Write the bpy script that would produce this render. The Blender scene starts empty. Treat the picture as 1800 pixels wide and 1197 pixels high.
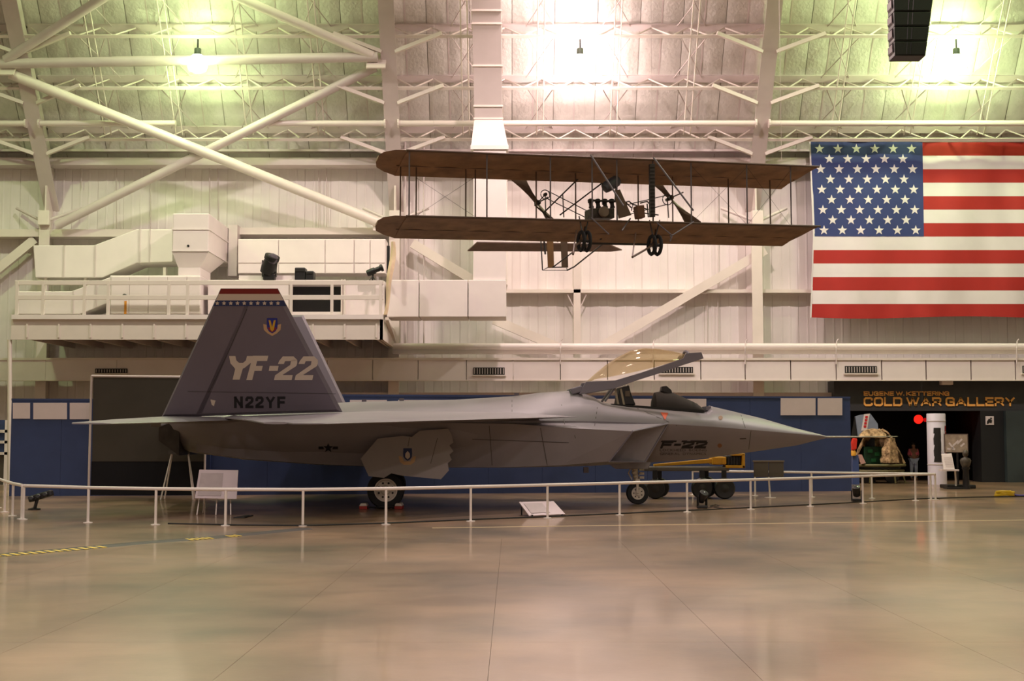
import bpy, bmesh, math, random
from mathutils import Vector, Matrix
from mathutils.bvhtree import BVHTree

# ------------------------------------------------------------------ camera, world, lights, exposure
F = 2300.0; CX = 900.0; CY = 598.5; CAMZ = 1.7; TH = math.atan(168.5 / F)
SC = bpy.context.scene
COL = SC.collection
cam = bpy.data.cameras.new('camera'); cam.sensor_width = 36.0; cam.lens = F / 1800 * 36.0
cam.clip_end = 300
camo = bpy.data.objects.new('camera', cam); COL.objects.link(camo)
camo.location = (0, 0, CAMZ); camo.rotation_euler = (math.pi / 2 + TH, 0, 0)
SC.camera = camo
w = bpy.data.worlds.new('world'); SC.world = w; w.use_nodes = True
w.node_tree.nodes['Background'].inputs[0].default_value = (0.9, 0.78, 0.66, 1)
w.node_tree.nodes['Background'].inputs[1].default_value = 0.25
SC.view_settings.view_transform = 'Standard'
try: SC.view_settings.look = 'None'
except Exception: pass
SC.view_settings.exposure = 0.16; SC.view_settings.gamma = 1.0; SC.view_settings.use_curve_mapping = False
SC.cycles.max_bounces = 6; SC.cycles.diffuse_bounces = 4; SC.cycles.glossy_bounces = 3
SC.cycles.transparent_max_bounces = 8; SC.cycles.transmission_bounces = 4
SC.cycles.caustics_reflective = False; SC.cycles.caustics_refractive = False
SC.cycles.sample_clamp_indirect = 6.0

PINK = (1.0, 0.76, 0.72); GREEN = (0.76, 1.0, 0.45); WARM = (1.0, 0.87, 0.80)
def area_lamp(x, y, z, size, power, col, tilt=0.0):
    l = bpy.data.lights.new('high_bay_glow', 'AREA'); l.shape = 'DISK'; l.size = size
    l.energy = power; l.color = col
    o = bpy.data.objects.new('high_bay_glow', l); COL.objects.link(o)
    o.location = (x, y, z); o.rotation_euler = (tilt, 0, 0)
def bulb_lamp(x, y, z, power, col):
    l = bpy.data.lights.new('high_bay_bulb', 'SPOT'); l.spot_size = 2.75; l.spot_blend = 0.5; l.energy = power; l.color = col; l.shadow_soft_size = 0.4
    o = bpy.data.objects.new('high_bay_bulb', l); COL.objects.link(o); o.location = (x, y, z)
# the hall's own high bays above and behind the photographer (outside the frame)
HALL_POWER = 280
for x, c, k in ((-21, GREEN, .7), (-10, WARM, .9), (2.5, PINK, 1.6), (15, WARM, 1.0)):   # the bay over the jet and the wall
    bulb_lamp(x, 37.0, 19.0, 3500 * k, c)
for x, c in ((-18, WARM), (-6, WARM), (5, PINK), (17, WARM)):   # the bays behind the photographer
    bulb_lamp(x, 2.0, 15.0, 3500, c)
for iy, y in enumerate((26, 14)):
    for ix, x in enumerate((-20, -8, 3, 15)):
        c = [WARM, WARM, PINK, GREEN][ix]
        area_lamp(x, y, 20.5, 1.6, HALL_POWER, c)

# ------------------------------------------------------------------ helpers
def ray(u, v):
    a = (u - CX) / F; b = (CY - v) / F
    return a, math.cos(TH) - b * math.sin(TH), math.sin(TH) + b * math.cos(TH)
def P(u, v, Y):                       # the point of the hall at distance Y that the photograph shows at (u, v)
    dx, dy, dz = ray(u, v); t = Y / dy
    return Vector((dx * t, Y, CAMZ + dz * t))
def G(u, v):                          # ... on the floor
    dx, dy, dz = ray(u, v); t = -CAMZ / dz
    return Vector((dx * t, dy * t, 0.0))
def PX(u, Y): return (u - CX) / F * Y
def PZ(v, Y): return P(900, v, Y).z

def lin(c):
    return tuple(((x / 255) / 12.92 if x / 255 <= 0.04045 else ((x / 255 + 0.055) / 1.055) ** 2.4) for x in c)
MATS = {}
def mat(name, rgb, rough=0.6, metal=0.0, var=0.0, scale=3.0, bump=0.0, bscale=30.0, spec=0.5, emit=None, estr=0.0, stretch=None, rgb2=None):
    if name in MATS: return MATS[name]
    m = bpy.data.materials.new(name); m.use_nodes = True
    nt = m.node_tree; b = nt.nodes['Principled BSDF']; c = lin(rgb) + (1,)
    b.inputs['Base Color'].default_value = c
    b.inputs['Roughness'].default_value = rough; b.inputs['Metallic'].default_value = metal
    b.inputs['Specular IOR Level'].default_value = spec
    if var > 0 or bump > 0:
        tc = nt.nodes.new('ShaderNodeTexCoord'); mp = nt.nodes.new('ShaderNodeMapping')
        nt.links.new(tc.outputs['Object'], mp.inputs['Vector'])
        if stretch: mp.inputs['Scale'].default_value = stretch
    if var > 0:
        n = nt.nodes.new('ShaderNodeTexNoise'); n.inputs['Scale'].default_value = scale; n.inputs['Detail'].default_value = 5
        nt.links.new(mp.outputs[0], n.inputs['Vector'])
        r = nt.nodes.new('ShaderNodeValToRGB')
        r.color_ramp.elements[0].position = 0.3; r.color_ramp.elements[1].position = 0.7
        lo = lin(rgb2) if rgb2 else tuple(x * (1 - var) for x in c[:3])
        hi = tuple(min(1, x * (1 + var * 0.5)) for x in c[:3])
        r.color_ramp.elements[0].color = lo + (1,); r.color_ramp.elements[1].color = hi + (1,)
        nt.links.new(n.outputs['Fac'], r.inputs['Fac']); nt.links.new(r.outputs['Color'], b.inputs['Base Color'])
    if bump > 0:
        n2 = nt.nodes.new('ShaderNodeTexNoise'); n2.inputs['Scale'].default_value = bscale; n2.inputs['Detail'].default_value = 3
        nt.links.new(mp.outputs[0], n2.inputs['Vector'])
        bp = nt.nodes.new('ShaderNodeBump'); bp.inputs['Strength'].default_value = bump; bp.inputs['Distance'].default_value = 0.05
        nt.links.new(n2.outputs['Fac'], bp.inputs['Height']); nt.links.new(bp.outputs[0], b.inputs['Normal'])
    if emit:
        b.inputs['Emission Color'].default_value = tuple(emit) + (1,); b.inputs['Emission Strength'].default_value = estr
    MATS[name] = m
    return m

WM = {}                                # world matrix of every parent
class MB:
    def __init__(s): s.v = []; s.f = []
    def add(s, vs, fs):
        o = len(s.v); s.v += [tuple(v) for v in vs]; s.f += [tuple(i + o for i in f) for f in fs]; return s
    def box(s, c, d, rot=None):
        x, y, z = d[0] / 2, d[1] / 2, d[2] / 2
        vs = [Vector((i * x, j * y, k * z)) for i in (-1, 1) for j in (-1, 1) for k in (-1, 1)]
        if rot is not None: vs = [rot @ v for v in vs]
        c = Vector(c)
        return s.add([v + c for v in vs], [(0, 1, 3, 2), (4, 6, 7, 5), (0, 4, 5, 1), (2, 3, 7, 6), (0, 2, 6, 4), (1, 5, 7, 3)])
    def box2(s, a, b):
        return s.box([(a[i] + b[i]) / 2 for i in range(3)], [abs(b[i] - a[i]) for i in range(3)])
    def beam(s, p, q, wd, ht, up=(0, 0, 1)):          # rectangular bar from p to q
        p, q = Vector(p), Vector(q); d = (q - p); L = d.length; d.normalize(); up = Vector(up)
        sx = d.cross(up)
        if sx.length < 1e-4: sx = d.cross(Vector((1, 0, 0)))
        sx.normalize(); uz = sx.cross(d)
        return s.box((p + q) / 2, (wd, L, ht), Matrix((sx, d, uz)).transposed())
    def tube(s, p, q, r, n=8, r2=None):
        p, q = Vector(p), Vector(q); d = (q - p).normalized()
        a = d.cross(Vector((0, 0, 1)))
        if a.length < 1e-3: a = d.cross(Vector((1, 0, 0)))
        a.normalize(); b = d.cross(a); r2 = r if r2 is None else r2
        vs = []
        for c, rr in ((p, r), (q, r2)):
            vs += [c + (a * math.cos(2 * math.pi * i / n) + b * math.sin(2 * math.pi * i / n)) * rr for i in range(n)]
        fs = [(i, (i + 1) % n, n + (i + 1) % n, n + i) for i in range(n)] + [tuple(range(n))[::-1], tuple(range(n, 2 * n))]
        return s.add(vs, fs)
    def path(s, pts, r, n=6):
        pts = [Vector(p) for p in pts]; vs = []; m = len(pts)
        for k, p in enumerate(pts):
            d = (pts[min(k + 1, m - 1)] - pts[max(k - 1, 0)]).normalized()
            a = d.cross(Vector((0, 0, 1)))
            if a.length < 1e-3: a = d.cross(Vector((1, 0, 0)))
            a.normalize(); b = d.cross(a)
            vs += [p + (a * math.cos(2 * math.pi * i / n) + b * math.sin(2 * math.pi * i / n)) * r for i in range(n)]
        fs = [(k * n + i, k * n + (i + 1) % n, (k + 1) * n + (i + 1) % n, (k + 1) * n + i) for k in range(m - 1) for i in range(n)]
        fs += [tuple(range(n))[::-1], tuple(range((m - 1) * n, m * n))]
        return s.add(vs, fs)
    def prism(s, pts, vec):
        pts = [Vector(p) for p in pts]; vec = Vector(vec); n = len(pts)
        return s.add(pts + [p + vec for p in pts], [tuple(range(n))[::-1], tuple(range(n, 2 * n))] +
                     [(i, (i + 1) % n, n + (i + 1) % n, n + i) for i in range(n)])
    def lathe(s, c, axis, prof, n=24, cap=True):                 # prof: (radius, height along axis)
        c = Vector(c); d = Vector(axis).normalized(); a = d.cross(Vector((0.13, 0.27, 0.95))).normalized(); b = d.cross(a)
        vs = []
        for r, h in prof:
            vs += [c + d * h + (a * math.cos(2 * math.pi * i / n) + b * math.sin(2 * math.pi * i / n)) * max(r, 1e-4) for i in range(n)]
        m = len(prof)
        fs = [(k * n + i, k * n + (i + 1) % n, (k + 1) * n + (i + 1) % n, (k + 1) * n + i) for k in range(m - 1) for i in range(n)]
        if cap: fs += [tuple(range(n))[::-1], tuple(range((m - 1) * n, m * n))]
        return s.add(vs, fs)
    def loft(s, rings, cap=True):
        n = len(rings[0]); m = len(rings); vs = [p for r in rings for p in r]
        fs = [(k * n + i, k * n + (i + 1) % n, (k + 1) * n + (i + 1) % n, (k + 1) * n + i) for k in range(m - 1) for i in range(n)]
        if cap: fs += [tuple(range(n))[::-1], tuple(range((m - 1) * n, m * n))]
        return s.add(vs, fs)
    def ball(s, c, r, n=12, sq=(1, 1, 1)):
        c = Vector(c); m = n // 2; rings = []
        for k in range(m + 1):
            t = math.pi * k / m
            rings.append([c + Vector((r * sq[0] * max(math.sin(t), 1e-3) * math.cos(2 * math.pi * i / n),
                                      r * sq[1] * max(math.sin(t), 1e-3) * math.sin(2 * math.pi * i / n), r * sq[2] * math.cos(t))) for i in range(n)])
        return s.loft(rings)
    def mesh(s, name, m, smooth=0.0):
        me = bpy.data.meshes.new(name); me.from_pydata(s.v, [], s.f); me.update()
        bm = bmesh.new(); bm.from_mesh(me); bmesh.ops.recalc_face_normals(bm, faces=bm.faces); bm.to_mesh(me); bm.free()
        me.materials.append(m)
        if smooth:
            me.polygons.foreach_set('use_smooth', [True] * len(me.polygons)); me.set_sharp_from_angle(angle=math.radians(smooth))
        return me
    def build(s, name, m, parent=None, smooth=0.0, bevel=0.0, local=False, label=None):
        o = bpy.data.objects.new(name, s.mesh(name, m, smooth)); COL.objects.link(o)
        WM[o.name] = Matrix.Identity(4)
        if parent is not None:
            o.parent = parent
            if local: WM[o.name] = WM[parent.name]
            else: o.matrix_parent_inverse = WM[parent.name].inverted()
        if bevel:
            b = o.modifiers.new('bevel', 'BEVEL'); b.width = bevel; b.segments = 2; b.limit_method = 'ANGLE'
        if label: o['label'] = label
        return o
def inst(name, me, M, parent, local=False):            # a piece that shares its mesh with its like
    o = bpy.data.objects.new(name, me); COL.objects.link(o); o.matrix_basis = M; o.parent = parent
    if not local: o.matrix_parent_inverse = WM[parent.name].inverted()
    WM[o.name] = (WM[parent.name] @ M) if local else M
    return o
def T(x, y, z): return Matrix.Translation((x, y, z))
def tag(o, label, cat, group=None, kind=None):
    if label: o['label'] = label
    if cat: o['category'] = cat
    if group: o['group'] = group
    if kind: o['kind'] = kind
    return o
def thing(name, label, cat, loc=(0, 0, 0), group=None, rz=0.0):
    o = bpy.data.objects.new(name, None); COL.objects.link(o); o.location = loc; o.rotation_euler = (0, 0, rz)
    o.empty_display_size = 0.2
    WM[o.name] = Matrix.Translation(loc) @ Matrix.Rotation(rz, 4, 'Z')
    return tag(o, label, cat, group)
def struct(o): o['kind'] = 'structure'; return o
def dup(root, delta, label=None):
    r = root.copy(); COL.objects.link(r); r.location = root.location + Vector(delta)
    WM[r.name] = Matrix.Translation(delta) @ WM[root.name]
    for ch in list(root.children):
        c = ch.copy(); COL.objects.link(c); c.parent = r; c.matrix_parent_inverse = ch.matrix_parent_inverse.copy()
        for g in list(ch.children):
            d = g.copy(); COL.objects.link(d); d.parent = c; d.matrix_parent_inverse = g.matrix_parent_inverse.copy()
    if label: r['label'] = label
    return r

# glyph outlines: wide chamfered capitals from strokes for the big lettering, the built-in font for the tiny lines
GLYPH = {}
def glyphs(chars, off=0.0):
    for ch in chars:
        if (ch, off) in GLYPH or ch == ' ': continue
        cu = bpy.data.curves.new('glyph', 'FONT'); cu.body = ch; cu.size = 1.0; cu.offset = off; cu.resolution_u = 3
        o = bpy.data.objects.new('glyph', cu); COL.objects.link(o)
        me = bpy.data.meshes.new_from_object(o.evaluated_get(bpy.context.evaluated_depsgraph_get()))
        GLYPH[(ch, off)] = ([v.co.copy() for v in me.vertices], [tuple(p.vertices) for p in me.polygons])
        bpy.data.objects.remove(o); bpy.data.curves.remove(cu); bpy.data.meshes.remove(me)
glyphs('LOCKHEDBINGRAYMSW', 0.0)
STROKES = {'C': (1, [[(1, .80), (1, .85), (.82, 1), (.18, 1), (0, .82), (0, .18), (.18, 0), (.82, 0), (1, .15), (1, .2)]]), 'O': (1, [[(.5, 1), (.18, 1), (0, .82), (0, .18), (.18, 0), (.82, 0), (1, .18), (1, .82), (.82, 1), (.5, 1)]]),
    'L': (.85, [[(0, 1), (0, 0), (1, 0)]]), 'D': (1, [[(0, .5), (0, 1), (.82, 1), (1, .82), (1, .18), (.82, 0), (0, 0), (0, .5)]]), 'W': (1.5, [[(0, 1), (.25, 0), (.5, .95), (.75, 0), (1, 1)]]),
    'A': (1.1, [[(0, 0), (.5, 1), (1, 0)], [(.2, .3), (.8, .3)]]), 'R': (1, [[(0, 0), (0, 1), (.84, 1), (1, .86), (1, .6), (.84, .45), (0, .45)], [(.62, .45), (1, 0)]]),
    'G': (1, [[(1, .80), (1, .85), (.82, 1), (.18, 1), (0, .82), (0, .18), (.18, 0), (1, 0), (1, .48), (.55, .48)]]), 'E': (.88, [[(1, 1), (0, 1), (0, 0), (1, 0)], [(0, .5), (.92, .5)]]),
    'Y': (1, [[(0, 1), (.5, .45), (1, 1)], [(.5, .52), (.5, 0)]]), 'U': (1, [[(0, 1), (0, .18), (.18, 0), (.82, 0), (1, .18), (1, 1)]]), 'N': (1, [[(0, 0), (0, 1), (1, 0), (1, 1)]]),
    'K': (1, [[(0, 0), (0, 1)], [(1, 1), (.12, .5), (1, 0)]]), 'T': (1, [[(0, 1), (1, 1)], [(.5, 1), (.5, 0)]]), 'I': (0, [[(0, 0), (0, 1)]]), '.': (0, [[(0, 0), (0, .05)]]), '-': (.45, [[(0, .5), (1, .5)]]),
    'F': (.88, [[(0, 0), (0, 1), (1, 1)], [(0, .5), (.88, .5)]]), '2': (.9, [[(0, .78), (0, .86), (.16, 1), (.84, 1), (1, .86), (1, .66), (.84, .52), (0, .14), (0, 0), (1, 0)]])}
def strokes(ch, th, wide):                             # glyph one unit high
    wf, paths = STROKES[ch]; W_ = wf * wide; vs = []; fs = []
    split = []
    for pa in paths:
        cur = [pa[0]]
        for i in range(1, len(pa)):
            cur.append(pa[i])
            if i < len(pa) - 1:
                a = (Vector(pa[i]) - Vector(pa[i - 1])).normalized(); b = (Vector(pa[i + 1]) - Vector(pa[i])).normalized()
                if a.dot(b) < -.2: split.append(cur); cur = [pa[i]]
        split.append(cur)
    for pa in split:
        q = [Vector((th / 2 + x * W_, th / 2 + y * (1 - th))) for x, y in pa]
        if len(pa) == 2 or True:
            d0 = (q[1] - q[0]).normalized(); d1 = (q[-1] - q[-2]).normalized()
            closed = (q[0] - q[-1]).length < 1e-4
            if not closed: q[0] = q[0] - d0 * th / 2; q[-1] = q[-1] + d1 * th / 2
        L_ = []; R_ = []
        for i, p in enumerate(q):
            a = (q[i] - q[i - 1]).normalized() if i else None; b = (q[i + 1] - q[i]).normalized() if i < len(q) - 1 else None
            if a is None: a = b
            if b is None: b = a
            t = (a + b); t = t.normalized() if t.length > .3 else a
            n = Vector((-t.y, t.x)); k = min(1.6, 1 / max(.3, n.dot(Vector((-a.y, a.x))))); L_.append(p + n * th / 2 * k); R_.append(p - n * th / 2 * k)
        o = len(vs); m_ = len(q); vs += L_ + R_
        fs += [(o + i, o + i + 1, o + m_ + i + 1, o + m_ + i) for i in range(m_ - 1)]
    return [Vector((v.x, min(1.0, max(0.0, v.y)), 0)) for v in vs], fs
def layout(text, off, gap=0.06, th=None, wide=1.0):    # [(letter, verts, faces)] of each letter, total width
    x = 0.0; out = []
    for ch in text:
        if ch == ' ': x += 0.3 if th is None else .38 * wide; continue
        vs, fs = GLYPH[(ch, off)] if th is None else strokes(ch, th, wide)
        x0 = min(v.x for v in vs); x1 = max(v.x for v in vs)
        out.append((ch, [(v.x - x0 + x, v.y) for v in vs], fs)); x += x1 - x0 + gap
    return out, x - gap

# ------------------------------------------------------------------ materials
M_wall = mat('wall_paint', (224, 217, 214), 0.55, var=0.06, scale=1.2)
M_roof = mat('roof_insulation', (214, 210, 204), 0.7, var=0.10, scale=2.5, bump=0.5, bscale=9)
M_steel = mat('painted_steel', (206, 194, 192), 0.45, var=0.05, scale=2)
M_steel_w = mat('white_steel', (224, 214, 206), 0.4, var=0.04, scale=2)
M_duct = mat('duct_paint', (230, 220, 218), 0.45, var=0.04, scale=1.5)
M_dark = mat('dark_gap', (26, 24, 22), 0.8)
M_black = mat('black_equipment', (20, 20, 22), 0.45, var=0.3, scale=9)
M_rail = mat('rail_enamel', (228, 220, 216), 0.3)
M_blue = mat('partition_blue', (50, 68, 112), 0.6, var=0.12, scale=1.5)
M_white = mat('white_panel', (222, 212, 210), 0.5, var=0.04, scale=3)
M_gall = mat('gallery_charcoal', (52, 52, 54), 0.6, var=0.15, scale=2)
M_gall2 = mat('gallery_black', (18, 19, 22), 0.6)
M_door = mat('gallery_door_grey', (50, 60, 62), 0.4, var=0.25, scale=1.2)
# ------------------------------------------------------------------ floor
YW = 50.0                                              # back wall
floor = struct(MB().box2((-34, -13, -0.3), (34, 57, -0.02)).build('floor', mat('floor_joint', (104, 90, 72), 0.6)))
fm = bpy.data.materials.new('sealed_concrete'); fm.use_nodes = True
nt = fm.node_tree; bs = nt.nodes['Principled BSDF']
tc = nt.nodes.new('ShaderNodeTexCoord'); geo = nt.nodes.new('ShaderNodeNewGeometry')
def noise(sc, det, st):
    mp = nt.nodes.new('ShaderNodeMapping'); mp.inputs['Scale'].default_value = st; nt.links.new(geo.outputs['Position'], mp.inputs['Vector'])
    n = nt.nodes.new('ShaderNodeTexNoise'); n.inputs['Scale'].default_value = sc; n.inputs['Detail'].default_value = det
    nt.links.new(mp.outputs[0], n.inputs['Vector']); return n
n1 = noise(0.45, 7, (1, .8, 1)); n2 = noise(1.1, 8, (.8, 1.3, 1)); n3 = noise(14, 2, (1, 1, 1))
r1 = nt.nodes.new('ShaderNodeValToRGB'); e = r1.color_ramp.elements
e[0].position = 0.32; e[0].color = lin((100, 84, 64)) + (1,); e[1].position = 0.68; e[1].color = lin((160, 130, 102)) + (1,)
nt.links.new(n1.outputs['Fac'], r1.inputs['Fac'])
r2 = nt.nodes.new('ShaderNodeValToRGB'); e = r2.color_ramp.elements
e[0].position = 0.34; e[0].color = (0.5, 0.47, 0.43, 1); e[1].position = 0.50; e[1].color = (1, 1, 1, 1)
nt.links.new(n2.outputs['Fac'], r2.inputs['Fac'])
mx = nt.nodes.new('ShaderNodeMix'); mx.data_type = 'RGBA'; mx.blend_type = 'MULTIPLY'; mx.inputs[0].default_value = 0.42
nt.links.new(r1.outputs[0], mx.inputs[6]); nt.links.new(r2.outputs[0], mx.inputs[7]); nt.links.new(mx.outputs[2], bs.inputs['Base Color'])
r3 = nt.nodes.new('ShaderNodeMapRange'); r3.inputs[3].default_value = 0.36; r3.inputs[4].default_value = 0.50
nt.links.new(n2.outputs['Fac'], r3.inputs[0]); nt.links.new(r3.outputs[0], bs.inputs['Roughness'])
bp = nt.nodes.new('ShaderNodeBump'); bp.inputs['Strength'].default_value = 0.05; bp.inputs['Distance'].default_value = 0.02
nt.links.new(n3.outputs['Fac'], bp.inputs['Height']); nt.links.new(bp.outputs[0], bs.inputs['Normal'])
bs.inputs['Specular IOR Level'].default_value = 0.5; bs.inputs['Coat Weight'].default_value = 0.5; bs.inputs['Coat Roughness'].default_value = 0.085
# slabs with saw-cut joints, poured in strips
SX = 1.92; xs = [-0.17 + SX * k for k in range(-6, 7)]; ys = [6.0, 11.0, 16.5, 22.0]
for j in range(3):
    for i in range(len(xs) - 1):
        g = 0.0015
        MB().box2((xs[i] + g, ys[j] + g, -0.02), (xs[i + 1] - g, ys[j + 1] - g, 0.0)).build('floor_slab', fm, floor)
for a, b in (((-34, -13), (34, 6)), ((-34, 22), (34, 57)), ((-34, 6), (xs[0], 22)), ((xs[-1], 6), (34, 22))):
    MB().box2((a[0] + .004, a[1] + .004, -0.02), (b[0] - .004, b[1] - .004, 0.0)).build('floor_slab', fm, floor)
# cream painted line on the floor in front of the railing
a, b = G(760, 928), G(1960, 912); pl = MB(); d = (b - a).normalized(); q = Vector((-d.y, d.x, 0)) * 0.05
pl.prism([a - q, b - q, b + q, a + q], (0, 0, 0.003)).build('painted_line', mat('floor_line_paint', (200, 178, 140), 0.4), floor)

# ------------------------------------------------------------------ back wall with ribbed sheet panels
EZ = PZ(286, YW)                                       # eave height
GX0, GX1 = PX(1493, YW), PX(1722, YW); GZ = PZ(722, YW) + 0.05
wall = MB()
wall.box2((-34, YW + 0.04, 0), (GX0, YW + 0.3, EZ + 1)); wall.box2((GX1, YW + 0.04, 0), (34, YW + 0.3, EZ + 1)); wall.box2((GX0, YW + 0.04, GZ), (GX1, YW + 0.3, EZ + 1))
wall_back = struct(wall.build('wall_back', mat('wall_joint', (214, 206, 200), 0.7)))
def rib_panel(W_, z0, z1):
    m = MB(); prof = [(0.007, 0.1), (0.007, 0.02), (W_ * .30, 0.0), (W_ * .32, -0.010), (W_ * .37, -0.010), (W_ * .39, 0.0), (W_ * .62, 0.0), (W_ * .64, -0.010), (W_ * .69, -0.010), (W_ * .71, 0.0), (W_ - 0.007, 0.02), (W_ - 0.007, 0.1)]
    m.prism([(x, y, z0) for x, y in prof], (0, 0, z1 - z0)); return m.mesh('wall_panel', M_wall)
PWD = 1.0; pm_full = rib_panel(PWD, 0.0, EZ + 0.6); pm_top = rib_panel(PWD, GZ + 0.02, EZ + 0.6)
k = -25.0
while k < 26:
    over = not (k + PWD < GX0 or k > GX1)
    inst('wall_panel', pm_top if over else pm_full, T(k, YW, 0), wall_back); k += PWD
# horizontal girts, sub-columns and pipes fixed to the wall
def wallbox(name, u0, u1, v0, v1, Y0, Y1, m=M_steel_w):
    a, b = P(u0, v0, Y0), P(u1, v1, Y0)
    return MB().box2((a.x, Y0, b.z), (b.x, Y1, a.z)).build(name, m, wall_back)
wallbox('girt', -120, 305, 403, 416, 49.3, 50.0); wallbox('girt', 300, 690, 400, 412, 49.3, 50.0)
wallbox('girt', 690, 1420, 508.5, 514.5, 49.5, 50.0); wallbox('girt', 1420, 2000, 509, 515, 49.5, 50.0)
wallbox('girt', -150, 2000, 277, 290, 49.2, 50.0, M_steel)
wallbox('girt', -150, 2000, 262, 266, 49.4, 50.0, M_steel)
wallbox('girt', 300, 1466, 690, 701, 49.4, 50.0, M_steel)
wallbox('wall_post', 1008, 1021, 436, 612, 49.5, 50.0)
wallbox('wall_post', 832, 892, 312, 436, 49.3, 50.0); wallbox('wall_post', 832, 892, 436, 500, 49.3, 50.0)
for u0, u1 in ((712, 712), (745, 745)):
    MB().tube(P(u0, 236, 49.5), P(u1, 612, 49.5), 0.05 if u0 == 712 else 0.025).build('wall_pipe', M_steel, wall_back, smooth=40)
for u, v0, v1 in ((143, 292, 330), (205, 292, 402), (265, 292, 402), (368, 270, 402), (383, 270, 402), (326, 292, 312), (116, 292, 312), (560, 300, 402), (574, 292, 402), (1262, 292, 600), (1243, 515, 610)):
    MB().tube(P(u, v0, 49.85), P(u, v1, 49.85), 0.018, 6).build('conduit', M_steel, wall_back)
for a, b in (((997, 517), (1009, 541)), ((1031, 517), (1020, 541))):
    MB().tube(P(*a, 49.6), P(*b, 49.6), 0.025).build('knee_brace', M_steel, wall_back)
for a, b in (((725, 428), (835, 495)), ((868, 562), (985, 612)), ((1345, 440), (1052, 612)), ((62, 421), (-60, 520))):
    MB().beam(P(*a, 49.45), P(*b, 49.45), 0.2, 0.34).build('wall_brace', M_steel_w, wall_back)
struct(MB().box2((-34.3, -13, 0), (-34, 57, 30)).build('wall_left', M_wall)); struct(MB().box2((34, -13, 0), (34.3, 57, 30)).build('wall_right', M_wall))
struct(MB().box2((-34, -13.3, 0), (34, -13, 30)).build('wall_front', M_wall))

# ------------------------------------------------------------------ roof: steep haunch above the wall, then flattening overhead
DY, DZ = -0.588, 0.809                                 # up the slope
NY, NZ = -0.809, -0.588                                # into the room
def RP(x, t, h=0.0): return Vector((x, YW + DY * t + NY * h, EZ + DZ * t + NZ * h))
def t_at(v, h=0.0):                                    # slope distance of the roof point seen on image row v
    lo, hi = -2.0, 16.0
    for _ in range(50):
        m = (lo + hi) / 2; p = RP(0, m, h); d = ray(900, v)
        if (p.z - CAMZ) / p.y < d[2] / d[1]: lo = m
        else: hi = m
    return lo
T_END = 13.2; e1 = RP(0, T_END)
prof = [(YW + 0.3, EZ), (YW, EZ), (e1.y, e1.z), (34, 26.5), (18, 29), (-13.3, 29)]
roof = MB()
for (y0, z0), (y1, z1) in zip(prof[:-1], prof[1:]):
    d = Vector((0, y1 - y0, z1 - z0)).normalized(); n = Vector((0, -d.z, d.y)); n = -n if n.z < 0 else n
    s0 = Vector((-34.3, y0, z0)) + n * 0.06; s1 = Vector((-34.3, y1, z1)) + n * 0.06
    roof.prism([s0, s1, s1 + n * 0.25, s0 + n * 0.25], (68.6, 0, 0))
ceiling = struct(roof.build('ceiling', mat('roof_joint', (150, 140, 124), 0.8)))
ROWS = [0.0, t_at(226), t_at(137), t_at(47), t_at(-50)]
CW = 0.78; NC = 62; X0 = -NC / 2 * CW
for j in range(4):
    t0, t1 = ROWS[j] + 0.03, ROWS[j + 1] - 0.03; me = []
    for var in range(3):
        m = MB(); rg = random.Random(j * 7 + var); g = [0.01, CW * .25, CW * .5, CW * .75, CW - 0.01]; rows = 4
        vs = []
        for a in range(rows):
            for b, x in enumerate(g):
                edge = b in (0, 4)
                h = 0.0 if edge else 0.035 * math.sin(math.pi * b / 4) + rg.uniform(-.012, .012)
                p = RP(x, t0 + (t1 - t0) * a / (rows - 1), h + 0.01); vs.append(p)
        m.add(vs, [(a * 5 + b, a * 5 + b + 1, (a + 1) * 5 + b + 1, (a + 1) * 5 + b) for a in range(rows - 1) for b in range(4)])
        me.append(m.mesh('roof_panel', M_roof, 50))
    for i in range(NC): inst('roof_panel', me[(i * 5 + j) % 3], T(X0 + i * CW, 0, 0), ceiling)
m = MB(); a, b = RP(-34, ROWS[4], 0.01), RP(-34, T_END, 0.01)
m.prism([a, b, b + Vector((0, .02, .02)), a + Vector((0, .02, .02))], (68, 0, 0)).build('roof_panel', M_roof, ceiling)
for s in (-1, 1):
    a, b = RP(0, 0, 0.01), RP(0, ROWS[4], 0.01); x = X0 if s < 0 else -X0
    MB().prism([(x, a.y, a.z), (s * 34, a.y, a.z), (s * 34, b.y, b.z), (x, b.y, b.z)], (0, 0.03, 0.02)).build('roof_panel', M_roof, ceiling)
# batten seams that stand proud between the panels
me = MB(); a, b = RP(0, 0.1, 0.0), RP(0, ROWS[4], 0.0); me.beam(a, b, 0.05, 0.05, (0, NY, NZ)); me = me.mesh('roof_batten', M_steel)
for i in range(0, NC + 1, 2): inst('roof_batten', me, T(X0 + i * CW, 0, 0), ceiling)

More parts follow.
